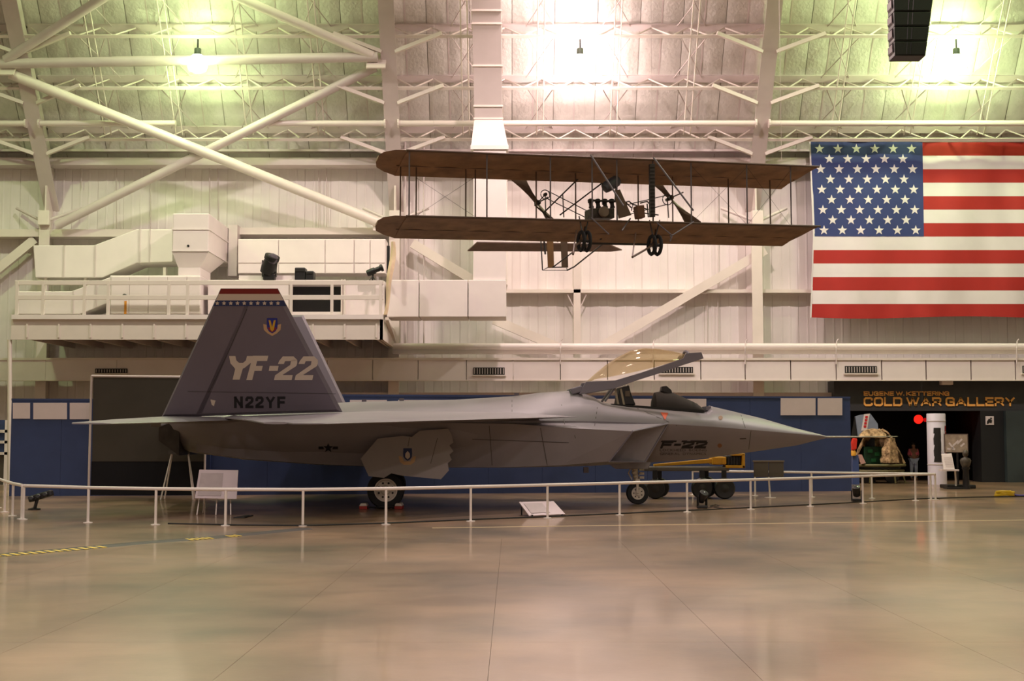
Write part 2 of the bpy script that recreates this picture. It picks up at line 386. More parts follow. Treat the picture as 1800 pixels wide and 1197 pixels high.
# ------------------------------------------------------------------ steel portal frames
HFR = 1.1                                              # depth of frames and joists below the roof
FX = [PX(72, 49.3), PX(692, 49.3), PX(1333, 49.3), PX(1333, 49.3) + 13.7]
names = ['white steel frame at far left, its sloping rafter carrying the cross brace', 'white steel frame rising behind the left wing tip of the biplane',
         'white steel frame rising beside the striped flag', 'white steel frame standing behind the fly end of the flag']
zk = PZ(372, 49.3)
tk = (zk - EZ - NZ * HFR) / DZ
for x, lb in zip(FX, names):
    fr = thing('steel_frame', lb, 'steel frame', (x, 49.6, 0), 'steel portal frames of the hall')
    if x > 15:                                         # the next frame stands just outside the view
        fr['kind'] = 'structure'; del fr['label'], fr['category'], fr['group']
    MB().box2((x - .2, 49.22, 0), (x + .2, 49.27, zk)).box2((x - .03, 49.27, 0), (x + .03, 50, zk + 1)).build('column', M_steel_w, fr)
    m = MB(); a, b = RP(x, tk, HFR), RP(x, T_END, HFR); m.beam(a, b, 0.56, 0.05, (0, NY, NZ)); m.build('rafter_flange', M_steel, fr)
    m = MB(); a, b = RP(x, tk, HFR / 2 + .05), RP(x, T_END, HFR / 2 + .05); m.beam(a, b, 0.06, HFR - .1, (0, NY, NZ)); m.build('rafter_web', M_steel_w, fr)
    p = P(900, 383, 49.1); MB().box((x + .02, 49.1, p.z), (.42, .2, .55)).build('bearing_plate', M_steel_w, fr, bevel=.02)
    for t in ROWS[1:4]:                                 # knee braces from the frame's lower flange up to the joists on both sides
        for s in (-1, 1):
            if s < 0 and x < -15: pass
            a = RP(x + s * .25, t - 0.55, HFR); b = RP(x + s * 1.95, t + 0.12, HFR * .98)
            MB().beam(a, b, 0.13, 0.13).build('knee_brace', M_steel_w, fr)
    for s in (-1, 1):
        a = P(0, 385, 49.2); MB().tube((x + s * .15, 49.2, zk - .35), (x + s * 1.25, 49.7, zk + .2), .06).build('knee_brace', M_steel, fr)

# open-web roof joists, one per row and bay
bays = [(FX[0] - 13.3, FX[0], 'in the bay at the left edge'), (FX[0], FX[1], "in the bay above the jet's tail fin"), (FX[1], FX[2], 'in the bay above the biplane'), (FX[2], FX[3], 'in the bay above the flag')]
rown = ['lowest row', 'second row up', 'third row up']
web_cache = {}
for j, t in enumerate(ROWS[1:4]):
    for x0, x1, bn in bays:
        jo = thing('roof_joist', f'white open-web roof joist, {rown[j]} {bn}', 'joist', RP((x0 + x1) / 2, t), 'open-web joists under the roof')
        MB().beam(RP(x0 + .1, t, .08), RP(x1 - .1, t, .08), .26, .12, (0, NY, NZ)).build('top_chord', M_steel, jo)
        MB().beam(RP(x0 + .1, t, HFR - .05), RP(x1 - .1, t, HFR - .05), .10, .09, (0, NY, NZ)).build('bottom_chord', M_steel_w, jo)
        n = 10; w = (x1 - x0 - .4) / n
        for s in (0, 1):
            key = (j, s, round(w, 3))
            if key not in web_cache:
                o = RP(0, t, 0)
                a = RP(0, t, .1) - o; b = RP(w / 2, t, HFR - .1) - o
                if s: a, b = RP(w / 2, t, HFR - .1) - o, RP(w, t, .1) - o
                web_cache[key] = MB().tube(a, b, 0.03, 6).mesh('web_bar', M_steel_w)
            for k in range(n): inst('web_bar', web_cache[key], T(*RP(x0 + .2 + k * w, t)), jo)
# sag rods with small crosses that tie the joist rows together up the slope
for bi, (x0, x1, bn) in enumerate(bays):
    br = thing('joist_bridging', 'thin white bridging rods up the roof slope ' + bn, 'bridging', RP((x0 + x1) / 2, ROWS[2], HFR), 'bridging rods under the roof')
    for k in range(1, 5):
        x = x0 + (x1 - x0) * k / 5
        for dx in (-.12, .12):
            MB().tube(RP(x + dx, 1.6, HFR * .96), RP(x + dx, ROWS[4], HFR * .96), .024, 6).build('rod', M_steel_w, br)
        for j in range(1, 4):
            ta, tb = ROWS[j], ROWS[j + 1]
            MB().tube(RP(x - .55, ta, .1), RP(x + .5, tb, HFR * .9), .022, 5).build('cross_rod', M_steel, br)
            MB().tube(RP(x + .55, ta, .1), RP(x - .5, tb, HFR * .9), .022, 5).build('cross_rod', M_steel, br)
# long pipes that run from frame to frame under the lowest joist row
tpipe = t_at(217, HFR + .15)
lab = ['white pipe strut under the roof at the left edge', "white pipe strut under the roof behind the jet's tail cross brace", 'white pipe strut under the roof above the biplane', 'white pipe strut under the roof above the flag']
for (x0, x1, bn), lb in zip(bays, lab):
    q = thing('pipe_strut', lb, 'pipe', RP((x0 + x1) / 2, tpipe, HFR + .1), 'pipe struts between the frames')
    yp = RP(0, tpipe, HFR + .15).y
    for xa, xb in (((x0 + .25, PX(300, yp)), (PX(456, yp), x1 - .25)) if 'cross brace' in lb else ((x0 + .25, x1 - .25),)):
        MB().tube(RP(xa, tpipe, HFR + .15), RP(xb, tpipe, HFR + .15), .115, 12).build('pipe', M_steel_w, q, smooth=40)
    for x in (x0 + .25, x1 - .25): MB().tube(RP(x - .03, tpipe, HFR + .15), RP(x + .03, tpipe, HFR + .15), .17, 12).build('end_plate', M_steel_w, q)
    for k in range(1, 4):
        x = x0 + (x1 - x0) * k / 4; MB().tube(RP(x, tpipe, HFR + .15), RP(x, tpipe - .45, .3), .02, 6).build('hanger', M_steel, q)

# large cross brace in the left bay
cb = thing('cross_brace', "big white tubular cross brace in the bay above the jet's tail", 'brace', P(370, 260, 47.5))
def onframe(u, v, h=HFR + .1):                          # point of the frames' inner plane seen at (u, v)
    t = t_at(v, h); p = RP(0, t, h); return P(u, v, p.y)
MB().tube(onframe(18, 130), P(678, 396, 48.9), .19, 14).build('diagonal_tube', M_steel_w, cb, smooth=40)
MB().tube(P(100, 396, 48.9), onframe(660, 118, HFR - .3), .17, 14).build('diagonal_tube', M_steel, cb, smooth=40)
MB().tube(onframe(0, 112), onframe(664, 100), .18, 14).build('strut_tube', M_steel, cb, smooth=40)
MB().tube(onframe(10, 105), onframe(215, -25), .17, 14).build('diagonal_tube', M_steel, cb, smooth=40)
MB().tube(onframe(655, 98), onframe(360, -30), .17, 14).build('diagonal_tube', M_steel_w, cb, smooth=40)
for u, v in ((12, 118), (662, 106)):
    p = onframe(u, v, HFR); MB().box(p, (.7, .06, .9), Matrix.Rotation(-math.radians(36), 3, 'X')).build('gusset_plate', M_steel_w, cb, bevel=.01)
p = P(670, 394, 48.9); MB().box(p, (.6, .1, .5)).build('gusset_plate', M_steel_w, cb)

# ------------------------------------------------------------------ high bay lamps under the third joist row
def lamp(u, col, power, lb, seen=True, t=None):
    t = t if t is not None else ROWS[3] - 0.15
    yl = RP(0, t, HFR).y; x = PX(u, yl); top = RP(x, t, HFR); z = top.z
    lm = thing('high_bay_lamp', lb, 'lamp', (x, yl, z), 'high bay lamps under the roof')
    m = MB(); m.tube((x, yl, z + .05), (x, yl, z - .30), .03, 8); m.build('hanger', M_black, lm)
    m = MB(); m.lathe((x, yl, z - .5), (0, 0, 1), [(.10, .22), (.12, .2), (.12, .02), (.16, 0), (.16, -.03)], 16); m.build('ballast', mat('lamp_cap', (70, 80, 66), .5), lm, smooth=40)
    e = mat('lamp_globe_' + ('green' if col is GREEN else 'pink'), (240, 240, 235), .3, emit=col, estr=38)
    m = MB(); m.lathe((x, yl, z - .53), (0, 0, -1), [(.17, 0), (.26, .10), (.33, .28), (.35, .42), (.30, .55), (.16, .62), (.02, .64)], 20); m.build('globe', e, lm, smooth=60)
    for hgt, pw in ((-1.6, .6),):
        l = bpy.data.lights.new('lamp_light', 'POINT'); l.energy = power; l.color = col; l.shadow_soft_size = 0.38
        o = bpy.data.objects.new('lamp_light', l); COL.objects.link(o); o.location = (x, yl, z - .85)
    return lm
LP = 3000
lamp(337, GREEN, LP * .95, 'greenish high bay lamp above the cross brace at left')
lamp(1022, PINK, LP * 1.1, 'pinkish high bay lamp above the biplane')
lamp(1696, GREEN, LP * 1.2, 'greenish white high bay lamp above the flag')
for u, c, pw in ((330, GREEN, .25), (985, PINK, .35), (1640, GREEN, .3)):     # the next row up the roof, just above the frame
    yl = RP(0, ROWS[4] + 1.6, HFR).y
    l = bpy.data.lights.new('lamp_light', 'POINT'); l.energy = LP * pw; l.color = c; l.shadow_soft_size = 0.38
    o = bpy.data.objects.new('lamp_light', l); COL.objects.link(o); o.location = RP(PX(u, yl), ROWS[4] + 1.6, HFR + .8)
# ------------------------------------------------------------------ supply duct band along the wall, with ledge pipe
def pp(uv, Y): return [P(u, v, Y) for u, v in uv]
def prism_uv(uv, Y, dep): return MB().prism(pp(uv, Y), (0, dep, 0))
DB = 48.4
band = thing('supply_duct', 'long cream supply duct band along the back wall with slotted grilles', 'duct', P(900, 668, 49.2))
edges = [-160, -40, 80, 205, 330, 455, 575, 655, 735, 820, 902, 985, 1068, 1150, 1232, 1310, 1390, 1470, 1550, 1628, 1707, 1785, 1865, 1960]
for a, b in zip(edges[:-1], edges[1:]):
    p, q = P(a, 633, DB), P(b, 668.5, DB)
    MB().box2((p.x + .015, DB, q.z), (q.x - .015, 49.15, p.z)).build('duct_section', M_duct, band)
p, q = P(-160, 629, DB), P(1960, 633, DB)
MB().box2((p.x, DB - .05, q.z), (q.x, 49.18, p.z)).build('ledge', M_steel_w, band)
p, q = P(-160, 667.5, DB), P(1960, 669.5, DB)
MB().box2((p.x, DB - .03, q.z), (q.x, DB + .02, p.z)).build('bottom_lip', M_steel_w, band)
for u0, u1, v0, v1 in ((168, 224, 648, 656), (832, 887, 646, 659), (1160, 1218, 645, 656), (1485, 1541, 643.5, 656), (1797, 1850, 643, 656)):
    p, q = P(u0, v0, DB), P(u1, v1, DB)
    g = MB().box2((p.x, DB - .04, q.z), (q.x, DB + .01, p.z)).build('grille', M_dark, band)
    n = 12
    for k in range(n):
        x = p.x + (q.x - p.x) * (k + .5) / n
        MB().box2((x - .012, DB - .055, q.z + .03), (x + .012, DB - .04, p.z - .03)).build('grille_slat', M_steel, g)
    MB().box2((p.x - .05, DB - .07, q.z - .05), (q.x + .05, DB, q.z)).build('grille_sill', M_steel_w, g)
sp = thing('ledge_pipe', 'cream pipe running along the wall just above the supply duct band', 'pipe', P(1250, 612, 48.9))
MB().tube(P(690, 609, 48.9), P(1960, 609, 48.9), .12, 12).build('pipe', M_duct, sp, smooth=40)
MB().box2(P(690, 622, 49.0), P(1960, 614, 49.18)).build('pipe_shelf', M_duct, sp)
for u in (985, 1148, 1310, 1470, 1787):
    m = MB(); m.path([P(u, 640, 48.3), P(u, 612, 48.3), P(u + 1, 600, 48.5), P(u + 4, 596, 48.5)], .025); m.build('pipe_bracket', M_steel, sp)

# ------------------------------------------------------------------ service platform with air handling plant (left)
YP = 45.0
pf = thing('service_platform', 'cream service platform with railing behind the tail fin of the jet', 'platform', P(340, 597, 47.5))
def bx(uv0, uv1, Y0, Y1): 
    a, b = P(*uv0, Y0), P(*uv1, Y0); return MB().box2((a.x, Y0, b.z), (b.x, Y1, a.z))
bx((20, 561), (673, 597), YP, YP + .12).build('fascia_beam', M_steel_w, pf)
bx((20, 553), (673, 561), YP - .12, YP + .12).build('kick_edge', M_duct, pf)
bx((20, 561), (673, 566), YP + .1, 49.9).build('deck', M_steel, pf)
for k in range(12):
    u = 45 + k * 56; x = PX(u, YP); a, b = PZ(568, YP), PZ(596, YP)
    MB().box2((x - .04, YP + .12, b), (x + .04, 49.9, a)).build('deck_joist', M_steel, pf)
    MB().box2((x - .03, YP - .03, b + .05), (x + .03, YP, a)).build('stiffener', M_steel_w, pf)
MB().box2((PX(673, YP) - .12, YP, PZ(597, YP)), (PX(673, YP), 49.9, PZ(561, YP))).build('end_beam', M_steel_w, pf)
for v in (497, 523):
    MB().box2((PX(22, YP), YP - .05, PZ(v + 4, YP)), (PX(673, YP), YP + .02, PZ(v - 4, YP))).build('guard_rail', M_steel_w, pf, bevel=.01)
for u in (26, 72, 145, 187, 294, 327, 510, 582, 668):
    MB().box2((PX(u - 2.5, YP), YP - .06, PZ(556, YP)), (PX(u + 2.5, YP), YP + .02, PZ(494, YP))).build('guard_post', M_steel_w, pf)
MB().tube(P(17, 852, YP + .1), P(17, 597, YP + .1), .075, 12).build('support_post', M_steel_w, pf, smooth=40)
MB().beam(P(680, 560, 45.2), P(694, 600, 49.3), .12, .1).build('end_brace', M_steel_w, pf)

def plant(name, label, uv, Y, dep, seams=(), group='air handling units on the platform'):
    us = [p[0] for p in uv]; vs = [p[1] for p in uv]
    t_ = thing(name, label, 'air duct', P((min(us) + max(us)) / 2, max(vs), Y + dep / 2), group)
    prism_uv(uv, Y, dep).build('duct_body', M_duct, t_, bevel=.03)
    for u, v0, v1 in seams:
        MB().box2((PX(u - 1.2, Y), Y - .03, PZ(v1, Y)), (PX(u + 1.2, Y), Y + .03, PZ(v0, Y))).build('seam_flange', M_steel, t_)
    return t_
plant('supply_duct_run', 'low cream duct sloping up from the left end of the platform', [(28, 512), (125, 512), (196, 486), (196, 530), (140, 552.5), (28, 552.5)], 45.9, 1.5, ((72, 512, 552), (125, 512, 552), (165, 500, 540)))
hp = plant('duct_offset', 'wide cream duct stepping up to the hooded unit on the platform', [(58, 431), (165, 431), (240, 403), (303, 403), (303, 460), (240, 462), (180, 488), (62, 488)], 47.6, 1.4, ((107, 431, 488), (162, 431, 488), (240, 403, 462), (258, 403, 461)))
for u in (75, 145, 285): MB().box2((PX(u - 2.5, 47.7), 47.7, PZ(561, 47.7)), (PX(u + 2.5, 47.7), 47.9, PZ(470, 47.7))).build('duct_leg', M_steel_w, hp)
cb2 = plant('plant_cabinet', 'tall cream plant cabinet with a black knob on the platform', [(193, 484), (352, 484), (352, 552.5), (193, 552.5)], 45.6, 2.6)
for a, b in ((195, 226), (227, 260), (261, 293), (294, 327), (328, 351)):
    bx((a + .7, 486), (b - .2, 551), 45.55, 45.62).build('cabinet_panel', M_duct, cb2, bevel=.015)
kn = MB().lathe(P(219.5, 520, 45.55), (0, -1, 0), [(.07, 0), (.07, .06), (.03, .1)], 14).build('knob', M_black, cb2, smooth=40)
bx((218.5, 529), (222, 552), 45.53, 45.56).build('warning_strip', mat('orange_strip', (206, 140, 40), .5), cb2)
hd = thing('intake_hood', 'tall cream hooded duct box reaching back to the wall above the platform', 'air duct', P(340, 475, 47), 'air handling units on the platform')
a, b = P(304, 375, 45.8), P(366, 443, 45.8)
MB().box2((a.x, 45.8, b.z), (b.x, 49.9, a.z)).build('hood_box', M_duct, hd, bevel=.03)
for v in (403, 441): MB().box2((a.x - .03, 45.77, PZ(v + 1, 45.8)), (b.x + .03, 49.0, PZ(v - 1, 45.8))).build('hood_flange', M_duct, hd)
top = [Vector((a.x, 45.8, b.z)), Vector((b.x, 45.8, b.z)), Vector((b.x, 48.4, b.z)), Vector((a.x, 48.4, b.z))]
c, d = P(313, 470, 46.0), P(352, 470, 46.0)
bot = [Vector((c.x, 46.0, c.z)), Vector((d.x, 46.0, c.z)), Vector((d.x, 47.6, c.z)), Vector((c.x, 47.6, c.z))]
MB().loft([bot, top]).build('hood_throat', M_duct, hd)
MB().box2((c.x, 46.0, PZ(485, 46)), (d.x, 47.6, c.z)).build('hood_collar', M_duct, hd, bevel=.02)
MB().lathe(P(331, 432, 45.8), (0, -1, 0), [(.04, 0), (.04, .03)], 10).build('hood_latch', M_black, hd)
rm = plant('plant_room_box', 'cream panelled plant box against the wall above the platform', [(418, 420), (678, 420), (678, 481), (418, 481)], 48.2, 0.95)
for a_, b_ in ((419, 489), (490, 571), (572, 622), (623, 650), (651, 677)):
    bx((a_ + .5, 421), (b_ - .5, 462), 48.15, 48.22).build('box_panel', M_duct, rm, bevel=.01); bx((a_ + .5, 463.5), (b_ - .5, 480), 48.15, 48.22).build('box_panel', M_duct, rm, bevel=.01)
bx((402, 395), (416, 485), 48.9, 49.6).build('riser_panel', M_steel, rm)
ld = thing('return_duct', 'cream return duct with a big dark mesh opening on the platform', 'air duct', P(560, 553, 47), 'air handling units on the platform')
prism_uv([(365, 492), (508, 492), (508, 553), (365, 553)], 46.0, 1.6).build('duct_body', M_duct, ld, bevel=.03)
prism_uv([(508, 492), (600, 492), (600, 500), (508, 500)], 46.0, 1.6).build('opening_head', M_duct, ld)
prism_uv([(508, 548), (600, 548), (600, 553), (508, 553)], 46.0, 1.6).build('opening_sill', M_duct, ld)
prism_uv([(508, 500), (600, 500), (600, 548), (508, 548)], 46.7, .8).build('mesh_screen', mat('dark_mesh', (34, 36, 36), .6, var=.3, scale=40), ld)
m = MB(); sec = []
for k in range(9):
    u = 600 + 9.5 * k; Y = 46.0 + .5 * (1 - math.cos(k / 8 * math.pi)) * .35
    sec.append([P(u, 494, Y), P(u, 553, Y), P(u, 553, Y + 0) + Vector((0, 1.4, 0)), P(u, 494, Y) + Vector((0, 1.4, 0))])
m.loft(sec).build('duct_elbow', M_duct, ld, smooth=30)
for u in (509, 599, 604): MB().box2((PX(u - 1.3, 45.97), 45.95, PZ(553, 46)), (PX(u + 1.3, 45.97), 46.05, PZ(491, 46))).build('opening_flange', M_steel_w, ld)
bx((420, 484), (540, 492), 46.2, 47).build('duct_lid', M_duct, ld)
# duct to the right with its riser that follows the roof
rd = thing('riser_duct', 'tall cream duct rising from the platform up under the roof slope', 'air duct', P(860, 555, 47))
for a_, b_ in ((680, 736), (737, 822), (823, 890)):
    bx((a_ + .4, 492), (b_ - .2, 557), 46.3, 47.9).build('duct_section', M_duct, rd, bevel=.02)
bx((832, 258), (890, 492), 46.4, 47.7).build('duct_section', M_duct, rd, bevel=.02)
def rect(u0, u1, v, Y, dep): return [P(u0, v, Y), P(u1, v, Y), P(u1, v, Y) + Vector((0, dep, 0)), P(u0, v, Y) + Vector((0, dep, 0))]
MB().loft([rect(828, 893, 256, 46.35, 1.35), rect(834, 883, 208, 46.5, .95)]).build('duct_transition', M_duct, rd)
MB().loft([rect(827, 894, 262, 46.33, 1.4), rect(827, 894, 255, 46.33, 1.4)]).build('duct_flange', M_duct, rd)
vv = [(208, 46.5), (186, 46.3), (115, 45.6), (41, 44.9), (18, 44.7), (-60, 44.0)]
for (v0, Y0), (v1, Y1) in zip(vv[:-1], vv[1:]):
    u0, u1 = 834 - (208 - v0) * .022, 883 - (208 - v0) * .012; w0, w1 = 834 - (208 - v1) * .022, 883 - (208 - v1) * .012
    MB().loft([rect(u0, u1, v0, Y0, .85), rect(w0, w1, v1 + .6, Y1, .85)]).build('duct_section', M_duct, rd)
    MB().loft([rect(u0 - 1.5, u1 + 1.5, v0 + 1.5, Y0 - .03, .9), rect(u0 - 1.5, u1 + 1.5, v0 - 1.5, Y0 - .03, .9)]).build('duct_flange', M_steel_w, rd)
# things on the platform
st = thing('stage_light', 'black moving stage light standing on the platform rail behind the fin', 'stage light', P(476, 492, 46))
Y = 45.9
MB().box2(P(462, 492, Y), P(486, 484, Y + .4)).build('base', M_black, st, bevel=.03)
for u in (461.5, 485): MB().box2(P(u - 1.6, 486, Y + .1), P(u + 2.2, 458, Y + .3)).build('yoke_arm', M_black, st, bevel=.02)
m = MB(); a, b = P(469, 482, Y + .2), P(480, 447, Y - .1); m.lathe(a, b - a, [(.12, 0), (.26, .06), (.28, .3), (.24, .55), (.27, .58), (.27, .72), (.2, .74)], 16); m.build('lamp_head', M_black, st, smooth=40)
MB().lathe(P(478.5, 455, Y - .18), (0.1, -1, -.1), [(.2, 0), (.17, .05), (.05, .09)], 16).build('lens', mat('stage_lens', (90, 84, 92), .15), st, smooth=40)
pc = thing('equipment_case', 'taller dark equipment case on the platform deck', 'case', P(533, 492, 46.1), 'dark cases on the platform')
bx((518, 470), (536, 493), 46.1, 46.6).build('body', M_black, pc, bevel=.03); bx((519, 472), (535, 477), 46.07, 46.12).build('lid_rim', M_dark, pc)
pc = thing('equipment_case', 'lower dark equipment case beside the taller case on the platform', 'case', P(545, 492, 46.1), 'dark cases on the platform')
bx((536.6, 476), (551, 493), 46.1, 46.6).build('body', M_black, pc, bevel=.03); bx((538, 478), (550, 481), 46.07, 46.12).build('lid_rim', M_dark, pc)
fs = thing('follow_spot', 'black long-barrelled follow spot aimed up right on the platform', 'stage light', P(658, 492, 45.8))
a, b = P(645, 481, 45.8), P(674, 469.5, 45.8); m = MB(); m.lathe(a, b - a, [(.10, 0), (.12, .05), (.12, .3), (.09, .32), (.09, .5), (.13, .52), (.13, .6), (.08, .61)], 14); m.build('barrel', M_black, fs, smooth=40)
MB().tube(P(656, 477, 45.8), P(655, 494, 45.8), .03).tube(P(655, 486, 45.8), P(648, 494, 45.7), .018).tube(P(655, 486, 45.8), P(661, 494, 45.7), .018).build('tripod', M_black, fs)
dr = thing('cloth_drape', 'cream cloth drape hanging at the right end of the platform', 'drape', P(683, 555, 45.3))
m = MB(); L, Rr = [], []
for k in range(13):
    t = k / 12; v = 425 + t * 128; c = 691 - 14 * t ** 1.4 + 1.5 * math.sin(t * 9); hw = 3.5 + 1.5 * math.sin(t * 5) + 1.2 * t
    L.append(P(c - hw, v, 45.0 + .1 * math.sin(t * 11))); Rr.append(P(c + hw, v, 44.9))
rings = [[l, (l + r) / 2 + Vector((0, -.08, 0)), r, (l + r) / 2 + Vector((0, .1, 0))] for l, r in zip(L, Rr)]
m.loft(rings).build('cloth', mat('cream_cloth', (226, 200, 170), .8, var=.1, scale=6), dr, smooth=60)
bs_ = thing('banner_pole', 'narrow black hanging strip beside the cream drape', 'strip', P(681, 480, 45.6))
bx((680, 432), (684.5, 480), 45.5, 45.6).build('strip', M_black, bs_)

# ------------------------------------------------------------------ blue partition with white upper panels
def partition(name, label, u0, Y0, u1, Y1, h, panels, whites):
    a, b = Vector((PX(u0, Y0), Y0, 0)), Vector((PX(u1, Y1), Y1, 0)); d = (b - a).normalized(); nrm = Vector((-d.y, d.x, 0)); L = (b - a).length
    t_ = thing(name, label, 'partition', (a + b) / 2)
    n = panels; g = .003
    MB().prism([a + nrm * .1, b + nrm * .1, b + nrm * .13, a + nrm * .13], (0, 0, h)).build('backing_board', M_blue, t_)
    for k in range(n):
        p = a + d * (L * k / n + g); q = a + d * (L * (k + 1) / n - g)
        MB().prism([p, q, q + nrm * .1, p + nrm * .095], (0, 0, h)).build('partition_panel', M_blue, t_)
    p, q = a + Vector((0, 0, h)) - nrm * .02, b + Vector((0, 0, h)) - nrm * .02
    MB().prism([p, q, q + nrm * .14, p + nrm * .14], (0, 0, .06)).build('cap_rail', M_blue, t_)
    for wu0, wu1, v0, v1 in whites:
        pts = []
        for u, v in ((wu0, v0), (wu1, v0), (wu1, v1), (wu0, v1)):
            dx, dy, dz = ray(u, v); k_ = dx / dy
            s = (k_ * a.y - a.x) / (d.x - k_ * d.y); pt = a + d * s; pts.append(P(u, v, pt.y) - nrm * .03)
        MB().prism(pts, nrm * .03).build('white_board', M_white, t_)
    return t_
partition('partition_wall', 'dark blue partition behind the tail with three white boards along its top', 21, 37.5, 372, 38.1, 2.72, 4, ((23, 53, 708, 736), (59, 118, 708, 737), (123, 158, 708, 737)))
partition('partition_wall', 'long blue partition behind the nose and fuselage with white boards near its top', 372, 38.2, 1494, 41.0, 2.88, 12,
          ((615, 680, 703, 728), (700, 790, 703, 728), (810, 900, 703, 728), (1040, 1085, 701, 728), (1092, 1155, 701, 728), (1200, 1241, 701, 728), (1372, 1433, 700, 730), (1437, 1480, 700, 730)))
# low blue display barrier with white rails at the left edge
lb = thing('display_barrier', 'blue barrier with white rails beside the left end of the partition', 'barrier', P(0, 850, 45.9))
bx((-60, 738), (14, 800), 45.8, 45.9).build('barrier_panel', M_blue, lb)
for v in (758, 777, 797): bx((-60, v - 2.5), (14, v + 2.5), 45.7, 45.8).build('rail', M_rail, lb)
bx((-60, 800), (14, 852), 45.85, 45.9).build('skirt', mat('barrier_skirt', (84, 78, 72), .7), lb)
for u in (-58, 11): bx((u - 2, 738), (u + 2, 853), 45.7, 45.85).build('post', M_rail, lb)

# grey projection screen with black skirt
sc_ = thing('projection_screen', 'large dark grey screen with black skirt standing behind the tail', 'screen', P(260, 872, 37.1))
prism_uv([(164, 663), (362, 665), (358, 811), (162, 811)], 37.1, .04).build('screen_cloth', mat('screen_grey', (70, 66, 58), .8, var=.08, scale=2), sc_)
prism_uv([(161, 811), (359, 811), (359, 870), (159, 870)], 37.12, .03).build('skirt', mat('black_skirt', (16, 17, 24), .9, var=.2, scale=6, stretch=(6, 1, 1)), sc_)
MB().tube(P(161, 660, 37.08), P(155.5, 872, 37.08), .035).build('frame_post', M_steel, sc_); MB().tube(P(363, 661, 37.08), P(359, 872, 37.08), .03).build('frame_post', M_steel, sc_)
MB().tube(P(161, 661, 37.08), P(363, 663, 37.08), .035).build('frame_bar', M_steel, sc_)

# ------------------------------------------------------------------ gallery front and entrance
YG = 49.0
gf = thing('gallery_fascia', 'charcoal gallery sign fascia with raised gold lettering over the entrance', 'sign', P(1640, 722, YG))
bx((1466, 669), (1850, 722), YG, YW - .02).build('fascia_board', M_gall, gf)
M_gold = mat('gold_letters', (244, 178, 92), .45)
def sign_line(text, u0, u1, v0, v1, Yf, off, name='letter', par=gf, m=M_gold, dep=.04, wide=1.0):
    L, W_ = layout(text, off, .16, .22, wide); h = max(y for c, vs, f in L for x, y in vs)
    a, b = P(u0, v1, Yf), P(u1, v0, Yf)
    for ch, vs, fs in L:
        mb = MB(); n = len(vs)
        q = [Vector((a.x + x / W_ * (b.x - a.x), Yf, a.z + y / h * (b.z - a.z))) for x, y in vs]
        mb.add(q + [p + Vector((0, dep, 0)) for p in q], fs + [tuple(i + n for i in f) for f in fs]); 
        ed = {}
        for f in fs:
            for i in range(len(f)):
                e_ = tuple(sorted((f[i], f[(i + 1) % len(f)]))); ed[e_] = ed.get(e_, 0) + 1
        mb.f += [(i, j, j + n, i + n) for (i, j), c in ed.items() if c == 1]
        mb.build(name, m, par)
sign_line('EUGENE W. KETTERING', 1518.5, 1668.5, 688, 695.5, YG - .04, 0, wide=1.05)
sign_line('COLD WAR GALLERY', 1518.5, 1784, 698, 714, YG - .04, 0, wide=1.05)
# dark surround, doors, and the unlit room beyond
x0, x1 = PX(1466, YG), PX(1494, YG)
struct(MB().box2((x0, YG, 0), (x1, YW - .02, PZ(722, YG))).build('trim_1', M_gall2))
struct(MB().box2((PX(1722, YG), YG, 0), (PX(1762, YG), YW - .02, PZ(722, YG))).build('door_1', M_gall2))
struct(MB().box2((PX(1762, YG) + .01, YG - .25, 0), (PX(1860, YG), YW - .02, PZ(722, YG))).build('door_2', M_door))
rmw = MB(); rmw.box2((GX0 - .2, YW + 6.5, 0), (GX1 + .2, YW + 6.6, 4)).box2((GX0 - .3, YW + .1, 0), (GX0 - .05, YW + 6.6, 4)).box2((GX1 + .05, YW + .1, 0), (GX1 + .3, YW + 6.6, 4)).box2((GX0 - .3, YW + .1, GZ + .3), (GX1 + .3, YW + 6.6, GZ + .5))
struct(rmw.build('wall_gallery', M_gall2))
el = thing('emergency_light', 'white emergency light box under the duct above the gallery sign', 'light fixture', P(1665, 676, YG - .2))
bx((1655, 668.5), (1676, 676.5), YG - .3, YG).build('housing', M_white, el, bevel=.03); bx((1657, 673), (1674, 676), YG - .31, YG - .29).build('diffuser', mat('diffuser', (235, 225, 220), .3), el)
ex = thing('exit_sign', 'glowing red oval light inside the dark gallery entrance', 'light', P(1615, 742, 53))
MB().lathe(P(1614, 737, 53), (0, -1, 0), [(.18, 0), (.18, .05), (.12, .07)], 20).build('lens', mat('red_glow', (255, 20, 10), .4, emit=(1, .02, .01), estr=1.1), ex)
MB().lathe(P(1626, 738, 53), (0, -1, 0), [(.08, 0), (.08, .05)], 14).build('side_lens', mat('red_dim', (160, 10, 10), .4, emit=(1, .01, .01), estr=.35), ex)
MB().box2(P(1606, 735, 53.0), P(1632, 740, 53.06)).tube(P(1618, 735, 53.03), P(1618, 690, 53.03), .02).build('backplate', M_black, ex)
ws = thing('wall_sign', 'small white and grey pictogram plate on the gallery door at right', 'sign', P(1740, 747, YG))
bx((1732.5, 731.5), (1747.5, 747), YG - .04, YG - .005).build('plate', M_white, ws, bevel=.01)
mb = MB(); y_ = YG - .05
mb.lathe(P(1742, 735.5, y_), (0, -1, 0), [(.035, 0), (.035, .006)], 12); mb.prism(pp([(1735, 741), (1738, 736), (1741, 737), (1744, 739), (1743, 744), (1739, 743), (1737, 745), (1735, 745)], y_), (0, .008, 0)); mb.build('pictogram', M_dark, ws)

